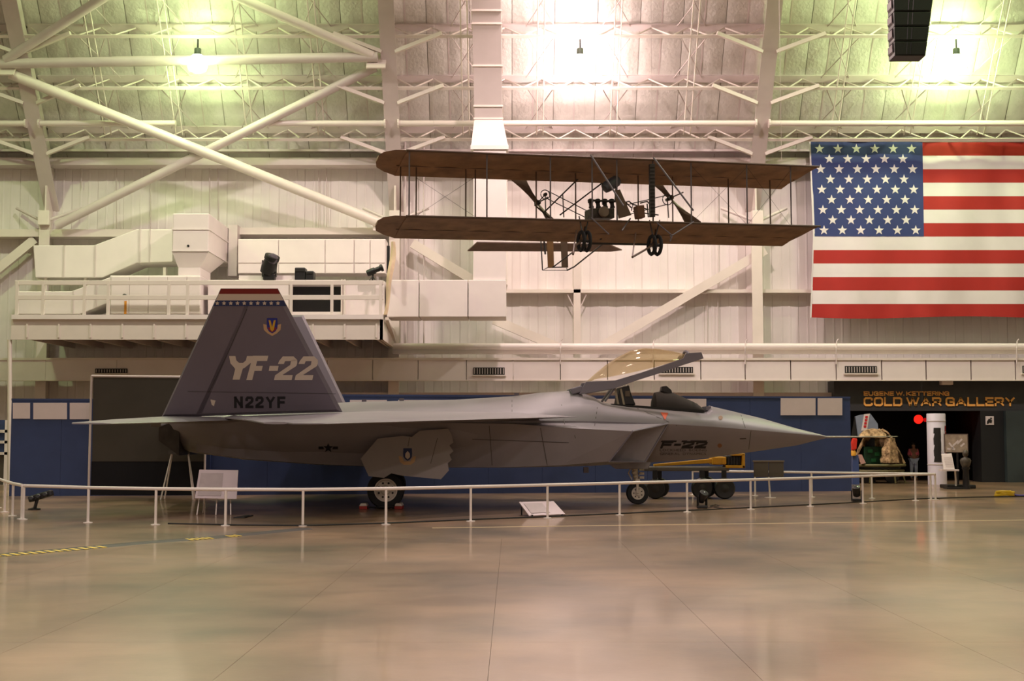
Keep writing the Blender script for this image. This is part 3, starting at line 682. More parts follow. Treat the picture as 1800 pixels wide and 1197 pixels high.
# kiosk column
ki = thing('banner_kiosk', 'round white kiosk column with dark printed silhouette at the gallery entrance', 'kiosk', P(1644, 850, 46.6))
Yk = 46.6; r = (PX(1660, Yk) - PX(1628, Yk)) / 2; c = Vector((PX(1644, Yk), Yk + .0, 0)); zt = PZ(727, Yk)
MB().lathe(c, (0, 0, 1), [(r, 0), (r, zt - .02), (r * .96, zt)], 32).build('column', mat('kiosk_white', (214, 208, 222), .4), ki, smooth=40)
def on_cyl(u, v, e=.012):
    x = PX(u, Yk) ; dx = max(-r * .98, min(r * .98, x - c.x)); y = Yk - math.sqrt(max(0, (r + e) ** 2 - dx * dx)); return Vector((c.x + dx, y, PZ(v, Yk)))
def cyl_patch(uv, name, m):
    (a, b, c2, d2) = uv; mb = MB(); n = 5; q = []
    for i in range(n + 1):
        f = i / n; q += [on_cyl(a[0] + (b[0] - a[0]) * f, a[1] + (b[1] - a[1]) * f), on_cyl(d2[0] + (c2[0] - d2[0]) * f, d2[1] + (c2[1] - d2[1]) * f)]
    mb.add(q, [(2 * i, 2 * i + 2, 2 * i + 3, 2 * i + 1) for i in range(n)]); mb.build(name, m, ki)
for k in range(6):
    v = 752 + k * 10; wob = [0, 1.2, -.6, 1, -.8, .6][k]
    cyl_patch([(1635 + wob, v), (1646.5 + wob * .4, v), (1647 - wob * .3, v + 10), (1634.5 - wob * .3, v + 10)], 'silhouette_print', M_dark)
for k in range(5):
    v = 748 + k * 11; cyl_patch([(1655, v), (1658.3, v + 1), (1657.2, v + 11), (1654.4, v + 10)], 'red_ribbon_print', mat('ribbon_red', (150, 26, 34), .5))
cyl_patch([(1646.5, 755), (1651, 757), (1650, 795), (1647, 790)], 'pale_print', mat('kiosk_pale', (240, 240, 250), .4))
for v in (741, 817): MB().lathe((c.x, c.y, PZ(v, Yk)), (0, 0, 1), [(r + .012, 0), (r + .012, .025)], 32).build('hoop', M_steel, ki)
# reader rail with map board
mp = thing('map_board', 'tan map board with white route shapes on the stand by the gallery door', 'board', P(1681, 858, 43.2))
Ym = 43.2
bx((1660, 762.5), (1702.5, 796), Ym, Ym + .06).build('board_frame', mat('board_frame', (96, 80, 74), .5), mp)
bx((1661.5, 764), (1701, 794.5), Ym - .01, Ym).build('map_print', mat('map_tan', (176, 160, 142), .5, var=.35, scale=5), mp)
for (u, v, l, an) in ((1672, 783, 12, .9), (1680, 779, 13, -.75), (1687, 776, 12, -.8), (1692, 782, 9, -.7), (1668, 789, 6, .2), (1676, 789, 6, .4)):
    h = l / 2; dx, dy = math.cos(an) * h, math.sin(an) * h; ox, oy = -math.sin(an) * 1.6, math.cos(an) * 1.6
    MB().prism(pp([(u - dx - ox, v - dy - oy), (u + dx - ox, v + dy - oy), (u + dx + ox, v + dy + oy), (u - dx + ox, v - dy + oy)], Ym - .015), (0, .006, 0)).build('map_shape', M_white, mp)
bx((1682, 796), (1686, 855), Ym, Ym + .05).build('board_post', M_black, mp)
MB().box2((PX(1656, Ym), Ym - .3, 0), (PX(1706, Ym), Ym + .5, .12)).build('base', M_black, mp, bevel=.03)
tx = thing('text_panel', 'white slanted text panel on a thin post beside the map board', 'panel', P(1670, 858, 42.8))
MB().prism([P(1655, 799, 42.7), P(1673, 798, 42.7), P(1678.5, 826, 42.45), P(1659, 826.5, 42.45)], (0, .03, .02)).build('panel_face', M_white, tx)
for k in range(6): MB().beam(P(1659 + k * .7, 804 + k * 3.2, 42.63 - k * .03), P(1672.5 + k * .8, 803.5 + k * 3.2, 42.63 - k * .03), .008, .012).build('text_rule', M_steel, tx)
bx((1656, 825), (1686, 828), 42.4, 42.75).build('shelf', M_white, tx); MB().tube(P(1679, 827, 42.6), (PX(1679, 42.6), 42.75, .1), .03, 8).build('post', M_rail, tx)
MB().box2((PX(1657, 42.7), 42.5, 0), (PX(1690, 42.7), 42.88, .06)).build('foot', M_black, tx)
mq = thing('figure_bust', 'dark bust of mottled metal on a black pedestal beside the text panel', 'bust', P(1694, 855, 42.6))
cx_, Yb = PX(1694, 42.6), 42.6
m = MB(); rr = []
for z, a_, b_ in ((.78, .10, .08), (.9, .16, .12), (1.02, .19, .13), (1.08, .15, .11), (1.12, .06, .06), (1.16, .06, .06), (1.2, .09, .10), (1.28, .09, .11), (1.35, .05, .06), (1.37, .01, .01)):
    rr.append([(cx_ + a_ * math.cos(i * math.pi / 6), Yb + b_ * math.sin(i * math.pi / 6), z - .1) for i in range(12)])
m.loft(rr).build('torso', mat('bust_metal', (78, 70, 58), .5, var=.6, scale=12), mq, smooth=60)
MB().lathe((cx_, Yb, .0), (0, 0, 1), [(.13, .0), (.13, .12), (.11, .12), (.09, .6), (.13, .66), (.13, .7)], 16).build('pedestal', M_black, mq, smooth=40)

# ------------------------------------------------------------------ camouflaged field trailer, fin panel and visitor in the entrance
Yt = 47.6
tr = thing('field_trailer', 'olive trailer ring under a tan camouflage net at the gallery entrance', 'trailer', P(1548, 848, Yt))
M_olive = mat('olive_drab', (104, 98, 58), .6, var=.25, scale=5)
tc_ = Vector((PX(1545, Yt), Yt + .6, 0)); zt = PZ(818, Yt); rx = (PX(1596, Yt) - PX(1497, Yt)) / 2
def ell(z, sc): return [(tc_.x + rx * sc * math.cos(i * math.pi / 12), tc_.y + .9 * sc * math.sin(i * math.pi / 12), z) for i in range(25)]
MB().path(ell(zt, 1), .055).build('upper_ring', M_olive, tr, smooth=50); MB().path(ell(zt - .2, .95), .05).build('lower_ring', M_olive, tr, smooth=50)
MB().lathe((tc_.x, tc_.y, zt - .12), (0, 0, 1), [(rx * .86, 0), (rx * .86, .06)], 24).build('deck', M_dark, tr)
for a_ in (-2.6, -2.0, -1.1, -.5, .8, 2.2):
    p = Vector((tc_.x + rx * .93 * math.cos(a_), tc_.y + .85 * math.sin(a_), zt - .2)); q = Vector((p.x + .12 * math.cos(a_), p.y, .02))
    MB().beam(p, q, .06, .05).build('leg', M_olive, tr)
for s in (-.5, .5):
    MB().lathe((tc_.x + s, tc_.y - .25, .27), (0, 1, 0), [(.12, -.1), (.27, -.08), (.27, .08), (.12, .1)], 18).build('tire', M_black, tr, smooth=40)
net = MB(); rg = random.Random(5); rings = []
zb, zh = zt + .05, PZ(754, Yt)
for k in range(9):
    t = k / 8; row = []
    for i in range(15):
        a_ = math.radians(-28 + 216 * i / 14)          # arch left open at the front left
        rr_ = rx * (.92 - .3 * t * t) * (1 + rg.uniform(-.05, .05)); hh = zb + (zh - zb) * math.sin(t * math.pi / 2) + rg.uniform(-.03, .03)
        row.append(Vector((tc_.x + .10 + rr_ * math.cos(a_) * (1 - .75 * t), tc_.y + .8 * math.sin(a_) * (1 - .7 * t), hh)))
    rings.append(row)
vs = [p for r_ in rings for p in r_]; fs = [(k * 15 + i, k * 15 + i + 1, (k + 1) * 15 + i + 1, (k + 1) * 15 + i) for k in range(8) for i in range(14)]
net.add(vs, fs); M_net = mat('camouflage_net', (196, 164, 124), .9, var=.6, scale=7, bump=.8, bscale=14, rgb2=(92, 70, 46))
no = net.build('camouflage_net', M_net, tr); no.modifiers.new('s', 'SOLIDIFY').thickness = .05
m = MB(); r_ = []
for k in range(7):                                     # bundled net over the top, and the curtain drawn to the right
    u = 1510 + k * 8; r_.append([P(u, 768 - [2, 9, 13, 14, 13, 9, 3][k], Yt - .1), P(u, 769, Yt - .25), P(u, 770, Yt + .5), P(u, 766 - [2, 9, 12, 13, 12, 9, 3][k], Yt + .5)])
m.loft(r_).build('net_roll', M_net, tr, smooth=50)
m = MB(); r_ = []
for k in range(8):
    v = 770 + k * 6.2; a_ = 1556 - k * 1.4 + rg.uniform(-2, 2); b_ = 1573 + k * 1.2 + rg.uniform(-1, 1)
    r_.append([P(a_, v, Yt - .15), P((a_ + b_) / 2, v, Yt - .38), P(b_, v, Yt - .1), P((a_ + b_) / 2, v, Yt + .3)])
m.loft(r_).build('net_curtain', M_net, tr, smooth=50)
bx((1519, 785), (1551, 816), Yt + .5, Yt + 1.0).build('green_glow_block', mat('glow_green', (22, 70, 42), .5, var=.6, scale=7), tr, bevel=.03)  # green colour stands in for the glow inside the net
for u, v in ((1526, 790), (1538, 795), (1532, 806)): bx((u, v), (u + 8, v + 6), Yt + .45, Yt + .5).build('green_glow_patch', mat('glow_green_bright', (40, 120, 70), .5), tr)  # brighter patches of the same glow, put into the colour
MB().prism(pp([(1509, 799), (1515, 799), (1522, 814), (1514, 816)], Yt - .2), (0, .1, 0)).build('support_strut', mat('strut_pink', (190, 150, 140), .6), tr)
fp = thing('aircraft_fin_panel', 'pale aircraft fin with a red and white lettered band behind the camouflage net', 'fin panel', P(1530, 848, 49.4))
Yf2 = 48.6
MB().prism(pp([(1509, 768), (1504, 732), (1514, 729), (1530, 727), (1543, 745), (1545, 770)], Yf2), (0, .15, 0)).build('fin', mat('fin_pale', (130, 140, 160), .5, var=.15, scale=3), fp)
MB().prism(pp([(1514, 757), (1519, 728), (1529, 727), (1524, 757)], Yf2 - .02), (0, .02, 0)).build('white_band', M_white, fp)
for k, (u, v) in enumerate(((1523.5, 733), (1522.6, 738.5), (1521.6, 744), (1520.8, 749.5))):
    MB().prism(pp([(u - 2.2, v - 2), (u + 2.2, v - 2), (u + 1.8, v + 2), (u - 2.4, v + 2)], Yf2 - .035), (0, .015, 0)).build('red_letter_block', mat('letter_red', (190, 30, 40), .5), fp)
MB().prism(pp([(1497, 768), (1503, 733), (1506, 733), (1508, 768)], Yf2 + .1), (0, .1, 0)).build('dark_edge', M_dark, fp)
MB().box2((PX(1520, Yf2), Yf2 + .02, 0), (PX(1536, Yf2), Yf2 + .12, PZ(768, Yf2))).build('stand', M_black, fp)
lp_ = thing('signal_lantern', 'red and yellow signal lantern on a blue post beside the partition end', 'lantern', P(1502, 848, 46.4))
MB().prism(pp([(1500, 770), (1507.5, 771), (1506, 790), (1498, 792), (1497, 780)], 46.4), (0, .2, 0)).build('red_body', mat('lantern_red', (214, 50, 34), .4), lp_, bevel=.03)
MB().lathe(P(1500, 796, 46.5), (0, 0, 1), [(.09, -.1), (.1, .0), (.06, .11)], 14).build('yellow_base', mat('lantern_yellow', (232, 170, 60), .4), lp_, smooth=40)
MB().prism(pp([(1499, 800), (1509, 800), (1511, 852.2), (1499, 852.2)], 46.5), (0, .2, 0)).build('post', mat('post_blue', (60, 80, 130), .5), lp_)

# visitor: one continuous skinned body, with hair and clothing
pe = thing('person', 'visitor in pink shirt and pale trousers standing inside the gallery entrance', 'person', (PX(1603, 51.2), 51.2, 0))
bxp, byp = PX(1603, 51.2), 51.2
J_ = {'hip': (0, 0, .80), 'ch': (0, .01, 1.08), 'nk': (0, 0, 1.22), 'hd': (0, -.02, 1.33), 'ht': (0, -.01, 1.42), 'ls': (-.15, 0, 1.17), 'le': (-.19, .02, .95), 'lw': (-.10, -.14, .88), 'lh': (-.03, -.18, .9),
      'rs': (.15, 0, 1.17), 're': (.19, .02, .95), 'rw': (.12, -.15, .90), 'rh': (.05, -.2, .92), 'lp': (-.08, 0, .76), 'lk': (-.09, -.02, .42), 'la': (-.09, .02, .08), 'lt': (-.1, -.14, .03), 'rp': (.08, 0, .76), 'rk': (.09, -.02, .42), 'ra': (.09, .02, .08), 'rt': (.1, -.14, .03)}
E_ = [('hip', 'ch'), ('ch', 'nk'), ('nk', 'hd'), ('hd', 'ht'), ('ch', 'ls'), ('ls', 'le'), ('le', 'lw'), ('lw', 'lh'), ('ch', 'rs'), ('rs', 're'), ('re', 'rw'), ('rw', 'rh'), ('hip', 'lp'), ('lp', 'lk'), ('lk', 'la'), ('la', 'lt'), ('hip', 'rp'), ('rp', 'rk'), ('rk', 'ra'), ('ra', 'rt')]
RAD = {'hip': .13, 'ch': .14, 'nk': .05, 'hd': .085, 'ht': .07, 'ls': .06, 'le': .04, 'lw': .03, 'lh': .03, 'rs': .06, 're': .04, 'rw': .03, 'rh': .03, 'lp': .085, 'lk': .06, 'la': .04, 'lt': .035, 'rp': .085, 'rk': .06, 'ra': .04, 'rt': .035}
def skin(name, keys, edges, m, grow=0.0, parent=None):
    me = bpy.data.meshes.new(name); idx = {k: i for i, k in enumerate(keys)}
    me.from_pydata([Vector(J_[k]) + Vector((bxp, byp, 0)) for k in keys], [(idx[a], idx[b]) for a, b in edges], [])
    o = bpy.data.objects.new(name, me); COL.objects.link(o); o.parent = parent; o.matrix_parent_inverse = WM[parent.name].inverted(); WM[o.name] = Matrix.Identity(4)
    o.modifiers.new('skin', 'SKIN'); sv = me.skin_vertices[0].data if me.skin_vertices else None
    if sv is None:
        me.attributes.new('skin', 'FLOAT', 'POINT')
    for i, k in enumerate(keys):
        sv[i].radius = (RAD[k] + grow, RAD[k] + grow); sv[i].use_root = (i == 0)
    o.modifiers.new('sub', 'SUBSURF').levels = 1; o.modifiers['sub'].render_levels = 1
    me.materials.append(m); return o
try:
    M_skin = mat('skin_tone', (150, 110, 90), .6)
    skin('body', list(J_), E_, M_skin, 0, pe)
    tk_ = ['hip', 'ch', 'ls', 'le', 'rs', 're']; skin('shirt', tk_, [e_ for e_ in E_ if e_[0] in tk_ and e_[1] in tk_], mat('pink_shirt', (222, 110, 134), .8), .014, pe)
    tk_ = ['hip', 'lp', 'lk', 'la', 'rp', 'rk', 'ra']; skin('trousers', tk_, [e_ for e_ in E_ if e_[0] in tk_ and e_[1] in tk_], mat('pale_trousers', (176, 188, 220), .8), .012, pe)
    MB().ball((bxp, byp + .015, 1.40), .10, 12, (.95, 1.05, .85)).build('hair', mat('dark_hair', (30, 22, 18), .7), pe, smooth=60)
except Exception as ex_:
    print('SKIN FAIL', ex_)

# ------------------------------------------------------------------ the flag
YF = 49.0
fl = thing('national_flag', 'large striped flag with white stars on blue hanging on the wall', 'flag', P(1670, 558, YF))
flx = {250: 1423.5, 415: 1430.5, 558: 1425.0}
def edge_u(v): return 1423.5 + 7 * (v - 250) / 165 if v < 415 else 1430.5 - 5.5 * ((v - 415) / 143) ** 2
def fpt(u, v, e=0.0):
    Yw = YF + .05 * math.sin(u * .045 + v * .012) + .03 * math.sin(u * .11 - v * .03) + (.05 * math.sin((u + v) * .12) * max(0, (v - 500) / 60) if u < 1700 else 0)
    return P(u, v, Yw - e)
M_fr = mat('flag_red', (168, 36, 30), .75, var=.06, scale=2); M_fw = mat('flag_white', (222, 216, 218), .75, var=.03, scale=2); M_fb = mat('flag_blue', (46, 58, 112), .75, var=.06, scale=2)
def vrow(k): return 250 + (558 - 250) * k / 13.0
UX = 1921
for k in range(13):
    u0 = 1620.5 + .35 * k if k < 7 else None; v0, v1 = vrow(k), vrow(k + 1); n = 34; top = []; bot = []
    for i in range(n + 1):
        for lst, v in ((top, v0), (bot, v1)):
            a_ = u0 if u0 else edge_u(v); lst.append(fpt(a_ + (UX - a_) * i / n, v + 2 * math.sin(i * .25) * (1 if k == 12 and lst is bot else 0)))
    m = MB(); q = top + bot
    m.add(q + [p + Vector((0, .02, 0)) for p in q], [(i, i + 1, n + 2 + i, n + 1 + i) for i in range(n)] + [(2 * n + 2 + i, 3 * n + 3 + i, 3 * n + 4 + i, 2 * n + 3 + i) for i in range(n)])
    m.build('stripe', M_fr if k % 2 == 0 else M_fw, fl, smooth=60)
m = MB(); nu_, nv_ = 16, 14; q = []
for j in range(nv_ + 1):
    v = 249.5 + (415.5 - 249.5) * j / nv_
    for i in range(nu_ + 1): a_ = edge_u(v) + 1.5; q.append(fpt(a_ + (1621.5 + (v - 250) * .016 - a_) * i / nu_, v, .012))
m.add(q, [(j * (nu_ + 1) + i, j * (nu_ + 1) + i + 1, (j + 1) * (nu_ + 1) + i + 1, (j + 1) * (nu_ + 1) + i) for j in range(nv_) for i in range(nu_)])
m.build('canton', M_fb, fl, smooth=60)
for r_ in range(9):
    n = 6 if r_ % 2 == 0 else 5; v = 261.5 + r_ * 17.9
    for c_ in range(n):
        u = 1440.5 + (0 if n == 6 else 16.2) + c_ * 32.4 + r_ * 1.0 - (c_ * .15 * r_ / 8); mb = MB(); q = []
        for i in range(10):
            rr_ = 9.0 if i % 2 == 0 else 3.7; a_ = -math.pi / 2 + i * math.pi / 5; q.append(fpt(u + rr_ * math.cos(a_), v + rr_ * math.sin(a_), .024))
        q.append(fpt(u, v, .03)); mb.add(q, [(i, (i + 1) % 10, 10) for i in range(10)]); mb.build('star', M_fw, fl)
m = MB(); m.prism([fpt(1422.3, 249, .01), fpt(1426, 249, .01), fpt(1432.5, 415, .01), fpt(1429.3, 415, .01)], (0, .015, 0)); m.prism([fpt(1429.3, 415, .01), fpt(1432, 415, .01), fpt(1426.5, 558, .01), fpt(1424, 558, .01)], (0, .015, 0)); m.build('heading_tape', M_fw, fl)
MB().tube(P(1421, 248, YF), P(UX + 4, 248, YF), .03).build('top_pole', M_steel, fl)

# ------------------------------------------------------------------ hanging line array of loudspeakers
la = thing('line_array_speaker', 'black curved stack of loudspeakers hanging beneath the roof at top right', 'speaker', P(1600, 0, 30))
Ya = 30.0; rowsv = [98, 72, 46, 20, -6, -32, -58, -84]
for k in range(7):
    v1, v0 = rowsv[k], rowsv[k + 1]
    def ct(v): return 1599.5 + (98 - v) * .055
    def hw(v): return 29.5 + (98 - v) * .075
    yo = lambda v: Ya + ((98 - v) / 98) ** 1.5 * .22
    a, b, c, d = P(ct(v1) - hw(v1) + 3, v1, yo(v1)), P(ct(v1) + hw(v1) - 2, v1, yo(v1)), P(ct(v0) + hw(v0) - 2, v0 + .8, yo(v0)), P(ct(v0) - hw(v0) + 3, v0 + .8, yo(v0))
    b_ = MB().prism([a, b, c, d], (0, .5, 0)).build('cabinet', M_black, la, bevel=.012)
    gr = MB(); ins = .03
    gr.prism([a + Vector((ins, -.015, ins)), b + Vector((-ins, -.015, ins)), c + Vector((-ins, -.015, -ins)), d + Vector((ins, -.015, -ins))], (0, .02, 0)).build('grille', mat('speaker_grille', (26, 27, 30), .7, var=.4, scale=60), b_)
    for f in (.38, .5): 
        p, q = a.lerp(b, f), d.lerp(c, f); MB().beam(p + Vector((0, -.02, ins)), q + Vector((0, -.02, -ins)), .02, .01).build('grille_rib', M_black, b_)
    MB().prism([P(ct(v1) - hw(v1) - 1.5, v1 - 8, yo(v1) + .1), P(ct(v1) - hw(v1) + 3, v1 - 1, yo(v1) + .1), P(ct(v0) - hw(v0) + 3, v0 + 1, yo(v0) + .1), P(ct(v0) - hw(v0) - 1.5, v0 + 6, yo(v0) + .1)], (0, .35, 0)).build('rigging_bracket', mat('rigging_steel', (92, 78, 84), .5, var=.4, scale=10), b_)
ztop = P(1610, -84, 30).z
for x in (P(1590, -84, 30).x, P(1625, -84, 30).x): MB().tube((x, 30.5, ztop - .05), (x, 30.5, 27.0), .03).build('hoist_cable', M_steel, la)

# ------------------------------------------------------------------ railings, signs and floor gear
RH = .69
def railing(name, label, pts, posts=None, feet=True):
    t_ = thing(name, label, 'railing', (pts[0].x, pts[0].y, 0))
    MB().path([p + Vector((0, 0, RH)) for p in pts], .034, 10).build('top_rail', M_rail, t_, smooth=60)
    for p in (posts or pts):
        po = MB().tube(p, p + Vector((0, 0, RH)), .026, 10).build('post', M_rail, t_, smooth=40)
        if feet: MB().lathe(p, (0, 0, 1), [(.09, 0), (.09, .012), (.04, .02)], 14).build('foot_plate', M_rail, po, smooth=30)
    return t_
NR = [(47, 27.0), (160, 26.0), (278, 25.4), (400, 25.1), (535, 25.05), (680, 25.45), (828, 26.4), (962, 27.4), (1088, 28.5), (1206, 29.6), (1317, 30.7), (1421, 32.0), (1513, 33.4), (1605, 34.9), (1640, 35.3)]
railing('barrier_railing', 'low white barrier railing curving along the front of the jet', [Vector((PX(u, d), d, 0)) for u, d in NR])
railing('barrier_railing', 'low white barrier railing turning back at the left edge', [Vector((PX(u, d), d, 0)) for u, d in ((44, 27.15), (28, 28.2), (14, 29.6), (2, 31.4), (-18, 33.5))])
railing('barrier_railing', 'low white barrier railing on the far side of the jet nose', [Vector((PX(u, d), d, 0)) for u, d in ((1632, 35.5), (1529, 36.1), (1424, 36.9), (1325, 37.7), (1216, 38.3))])
fc = thing('floor_cable', 'thin black cable lying along the feet of the barrier railing', 'cable', (PX(900, 26.6), 26.6, 0))
MB().path([Vector((PX(u, d), d, .012)) for u, d in ((300, 25.6), (420, 25.2), (535, 25.0), (680, 25.7), (828, 26.8), (962, 27.8), (1088, 28.9), (1206, 30.1), (1317, 31.3), (1421, 32.6), (1513, 34.0), (1605, 35.6), (1700, 36.6), (1830, 37.2))], .018, 6).build('cable_run', M_black, fc)
cc = thing('cable_cover', 'flat dark cable cover with yellow hazard tape on the floor at left', 'cable cover', G(200, 962))
cpts = [G(-60, 981), G(0, 977), G(120, 967), (G(250, 955)), G(372, 946), G(540, 930)]
m = MB(); rings = []
for k, p in enumerate(cpts):
    d = (cpts[min(k + 1, 5)] - cpts[max(k - 1, 0)]).normalized(); n = Vector((-d.y, d.x, 0)); rings.append([p + n * .24, p + n * .15 + Vector((0, 0, .02)), p - n * .05 + Vector((0, 0, .02)), p - n * .14 + Vector((0, 0, .001))])
m.loft(rings).build('cover_strip', mat('cover_grey', (46, 40, 36), .6), cc)
M_yel = mat('hazard_yellow', (206, 178, 62), .5)
for u0, u1, n in ((-8, 185, 13), (327, 372, 5), (396, 416, 3)):
    for k in range(n):
        u = u0 + (u1 - u0) * k / n; w_ = (u1 - u0) / n * .5
        def cl(u):
            for (a, b) in zip(cpts[:-1], cpts[1:]):
                ua, ub = CX + a.x / a.y * F, CX + b.x / b.y * F
                if ua <= u <= ub: return a.lerp(b, (u - ua) / (ub - ua))
            return cpts[0]
        a, b = cl(u), cl(u + w_); d = (b - a).normalized(); n_ = Vector((d.y, -d.x, 0))
        MB().prism([a + n_ * .02 + Vector((0, 0, .022)), b + n_ * .02 + Vector((0, 0, .022)), b + n_ * .15 + d * .04 + Vector((0, 0, .004)), a + n_ * .15 + d * .04 + Vector((0, 0, .004))], (0, 0, .004)).build('tape_mark', M_yel, cc)

s1 = thing('information_sign', 'pale lectern sign on thin legs in front of the tail', 'sign', (PX(380, 28.6), 28.6, 0))
q = [P(350, 826, 28.9), P(419, 827, 28.9), P(416, 877, 28.45), P(342, 876, 28.45)]
M_sign = mat('sign_face', (196, 182, 186), .4, var=.05, scale=2)
MB().prism(q, (0, .03, .01)).build('sign_board', M_sign, s1, bevel=.01)
cw = lambda a, b, f: a.lerp(b, f)
qq = [cw(cw(q[0], q[1], f), cw(q[3], q[2], f), g) + Vector((0, -.012, 0)) for f, g in ((.06, .1), (.62, .1), (.62, .9), (.06, .9))]
MB().prism(qq, (0, .01, 0)).build('printed_page', mat('sign_print', (172, 160, 160), .45, var=.08, scale=6), s1)
for u0, u1, Yl in ((352, 350, 28.6), (382, 383, 28.6), (362, 361, 29.4), (405, 409, 28.6)):
    a = P(u0, 865, 28.75); MB().tube(a, (PX(u1, Yl), Yl, 0), .014).build('leg', M_rail, s1)
s2 = thing('low_sign', 'low slanted pale sign standing on the floor under the fuselage', 'sign', (PX(955, 28.2), 28.2, 0))
q = [P(930, 906.5, 27.95), P(994, 903.5, 28.25), P(973, 880.5, 28.8), P(912, 882, 28.5)]
MB().prism(q, (0, .04, -.03)).build('sign_board', M_sign, s2, bevel=.008)
qq = [cw(cw(q[3], q[2], f), cw(q[0], q[1], f), g) + Vector((0, -.008, .008)) for f, g in ((.1, .14), (.62, .14), (.62, .85), (.1, .85))]
MB().prism(qq, (0, .006, -.004)).build('printed_page', mat('sign_print', (172, 160, 160), .45), s2)
for f in (.08, .9):
    a = cw(q[3], q[2], f); MB().beam(a, (a.x, a.y + .05, 0), .03, .03).build('rear_leg', M_black, s2)
    b = cw(q[0], q[1], f); MB().box((b.x, b.y + .03, .02), (.05, .05, .04)).build('foot', M_black, s2)
s3 = thing('panel_sign', 'grey two-leaf panel on a single post behind the jet nose', 'sign', (PX(1351, 36.4), 36.4, 0))
M_sb = mat('sign_back', (88, 82, 74), .6)
for a_, b_ in ((1325, 1351), (1351.6, 1378)): bx((a_, 811), (b_, 838.5), 36.4, 36.45).build('panel_leaf', M_sb, s3, bevel=.008)
bx((1324, 809.5), (1379, 812), 36.37, 36.47).build('top_edge', mat('panel_edge', (120, 110, 98), .5), s3); MB().tube(P(1351, 838, 36.47), (PX(1351, 36.5), 36.5, 0), .025).lathe((PX(1351, 36.5), 36.5, 0), (0, 0, 1), [(.16, 0), (.16, .015), (.03, .02)], 16).build('post', M_rail, s3)

def floor_spot(label, u, Y, h, yaw, tilt, sc=1.0):
    x = PX(u, Y); t_ = thing('floor_spotlight', label, 'spotlight', (x, Y, 0))
    MB().box((x, Y, .05 * sc), (.34 * sc, .30 * sc, .1 * sc)).build('base', M_black, t_, bevel=.02)
    Rz = Matrix.Rotation(yaw, 3, 'Z')
    for s in (-1, 1): MB().box(Vector((x, Y, .24 * sc)) + Rz @ Vector((s * .17 * sc, 0, 0)), (.04 * sc, .1 * sc, .34 * sc), Rz).build('yoke_arm', M_black, t_, bevel=.01)
    d = Rz @ Vector((0, -math.cos(tilt), math.sin(tilt)))
    m = MB(); m.lathe(Vector((x, Y, .36 * sc)) - d * .2 * sc, d, [(.06 * sc, 0), (.13 * sc, .05 * sc), (.14 * sc, .25 * sc), (.15 * sc, .4 * sc), (.13 * sc, .41 * sc)], 16); m.build('head', M_black, t_, smooth=40)
    MB().lathe(Vector((x, Y, .36 * sc)) + d * .205 * sc, d, [(.12 * sc, 0), (.02, .02)], 16).build('lens', mat('spot_lens', (70, 72, 74), .15), t_, smooth=40)
    return t_
sp1 = floor_spot('black floor spotlight with loose cable under the jet nose', 1232, 31.2, .5, .5, .9, .72)
MB().path([Vector((PX(u, d), d, .012)) for u, d in ((1243, 31.2), (1252, 31.6), (1262, 32.2), (1255, 32.6), (1246, 32.0), (1256, 31.3), (1268, 31.0))], .009, 5).build('cord', M_black, sp1)
floor_spot('black floor spotlight at the blue partition end near the gallery', 1502, 34.4, .5, -.4, 1.1, .72)
dl = thing('stage_light_cradle', 'low black light bar cradle on the floor at the left railing', 'light bar', (PX(70, 30.6), 30.6, 0))
MB().beam(P(52, 878, 30.6), P(92, 866, 30.6), .22, .14).build('light_bar', M_black, dl, bevel=.03)
MB().tube(P(66, 876, 30.6), (PX(66, 30.6), 30.6, 0), .04).lathe((PX(66, 30.6), 30.6, 0), (0, 0, 1), [(.14, 0), (.14, .03), (.05, .05)], 14).build('pedestal', M_black, dl)
for u, v in ((56, 877), (68, 873.5), (80, 870)): MB().lathe(P(u, v, 30.5), (0, -1, .3), [(.05, 0), (.06, .05), (.04, .07)], 12).build('lamp_can', M_black, dl, smooth=40)
mt = thing('floor_mat', 'small dark mat lying on the floor behind the railing', 'mat', G(425, 909))
a, b = G(410, 911), G(443, 907); MB().prism([a, (b.x, a.y, 0), (b.x + .03, b.y, 0), (a.x + .08, b.y, 0)], (0, 0, .02)).build('mat_body', M_black, mt, bevel=.005); MB().prism([a + Vector((.05, .1, .02)), (b.x - .05, a.y + .1, .02), (b.x - .03, b.y - .1, .02), (a.x + .12, b.y - .1, .02)], (0, 0, .006)).build('mat_ribs', M_dark, mt)
ye = thing('hose_bundle', 'yellow coiled hose bundle with purple cord on the floor at right edge', 'hose', G(1766, 873))
c = G(1766, 873); m = MB(); pts = []
for k in range(46):
    t = k / 45; a_ = t * 2 * math.pi * 4; pts.append(c + Vector((math.cos(a_) * (.26 - .02 * (k % 5)), math.sin(a_) * .18, .04 + .10 * t + .02 * math.sin(a_ * 1.7))))
m.path(pts, .04, 6).build('coil', mat('hose_yellow', (214, 176, 30), .45), ye, smooth=60)
MB().path([c + Vector((.2, 0, .06)), c + Vector((.4, -.02, .03)), c + Vector((.7, -.05, .03)), c + Vector((1.3, -.1, .03))], .035, 6).build('cord', mat('cord_purple', (72, 60, 130), .5), ye, smooth=60)
ts = thing('trestle_stand', 'thin white trestle stand under the tail in front of the screen', 'stand', (PX(317, 35.6), 35.6, 0))
Ys = 35.6
for a_, b_, Yl in (((302, 797), 286, 35.4), ((303, 797), 293, 36.0), ((331, 797), 343, 35.4), ((331, 797), 346, 36.0)):
    MB().tube(P(*a_, Ys), (PX(b_, Yl), Yl, 0), .022).build('leg', M_rail, ts)
bx((296, 792), (338, 798), Ys - .2, Ys + .2).build('top_tray', mat('tray_grey', (74, 70, 64), .6), ts)

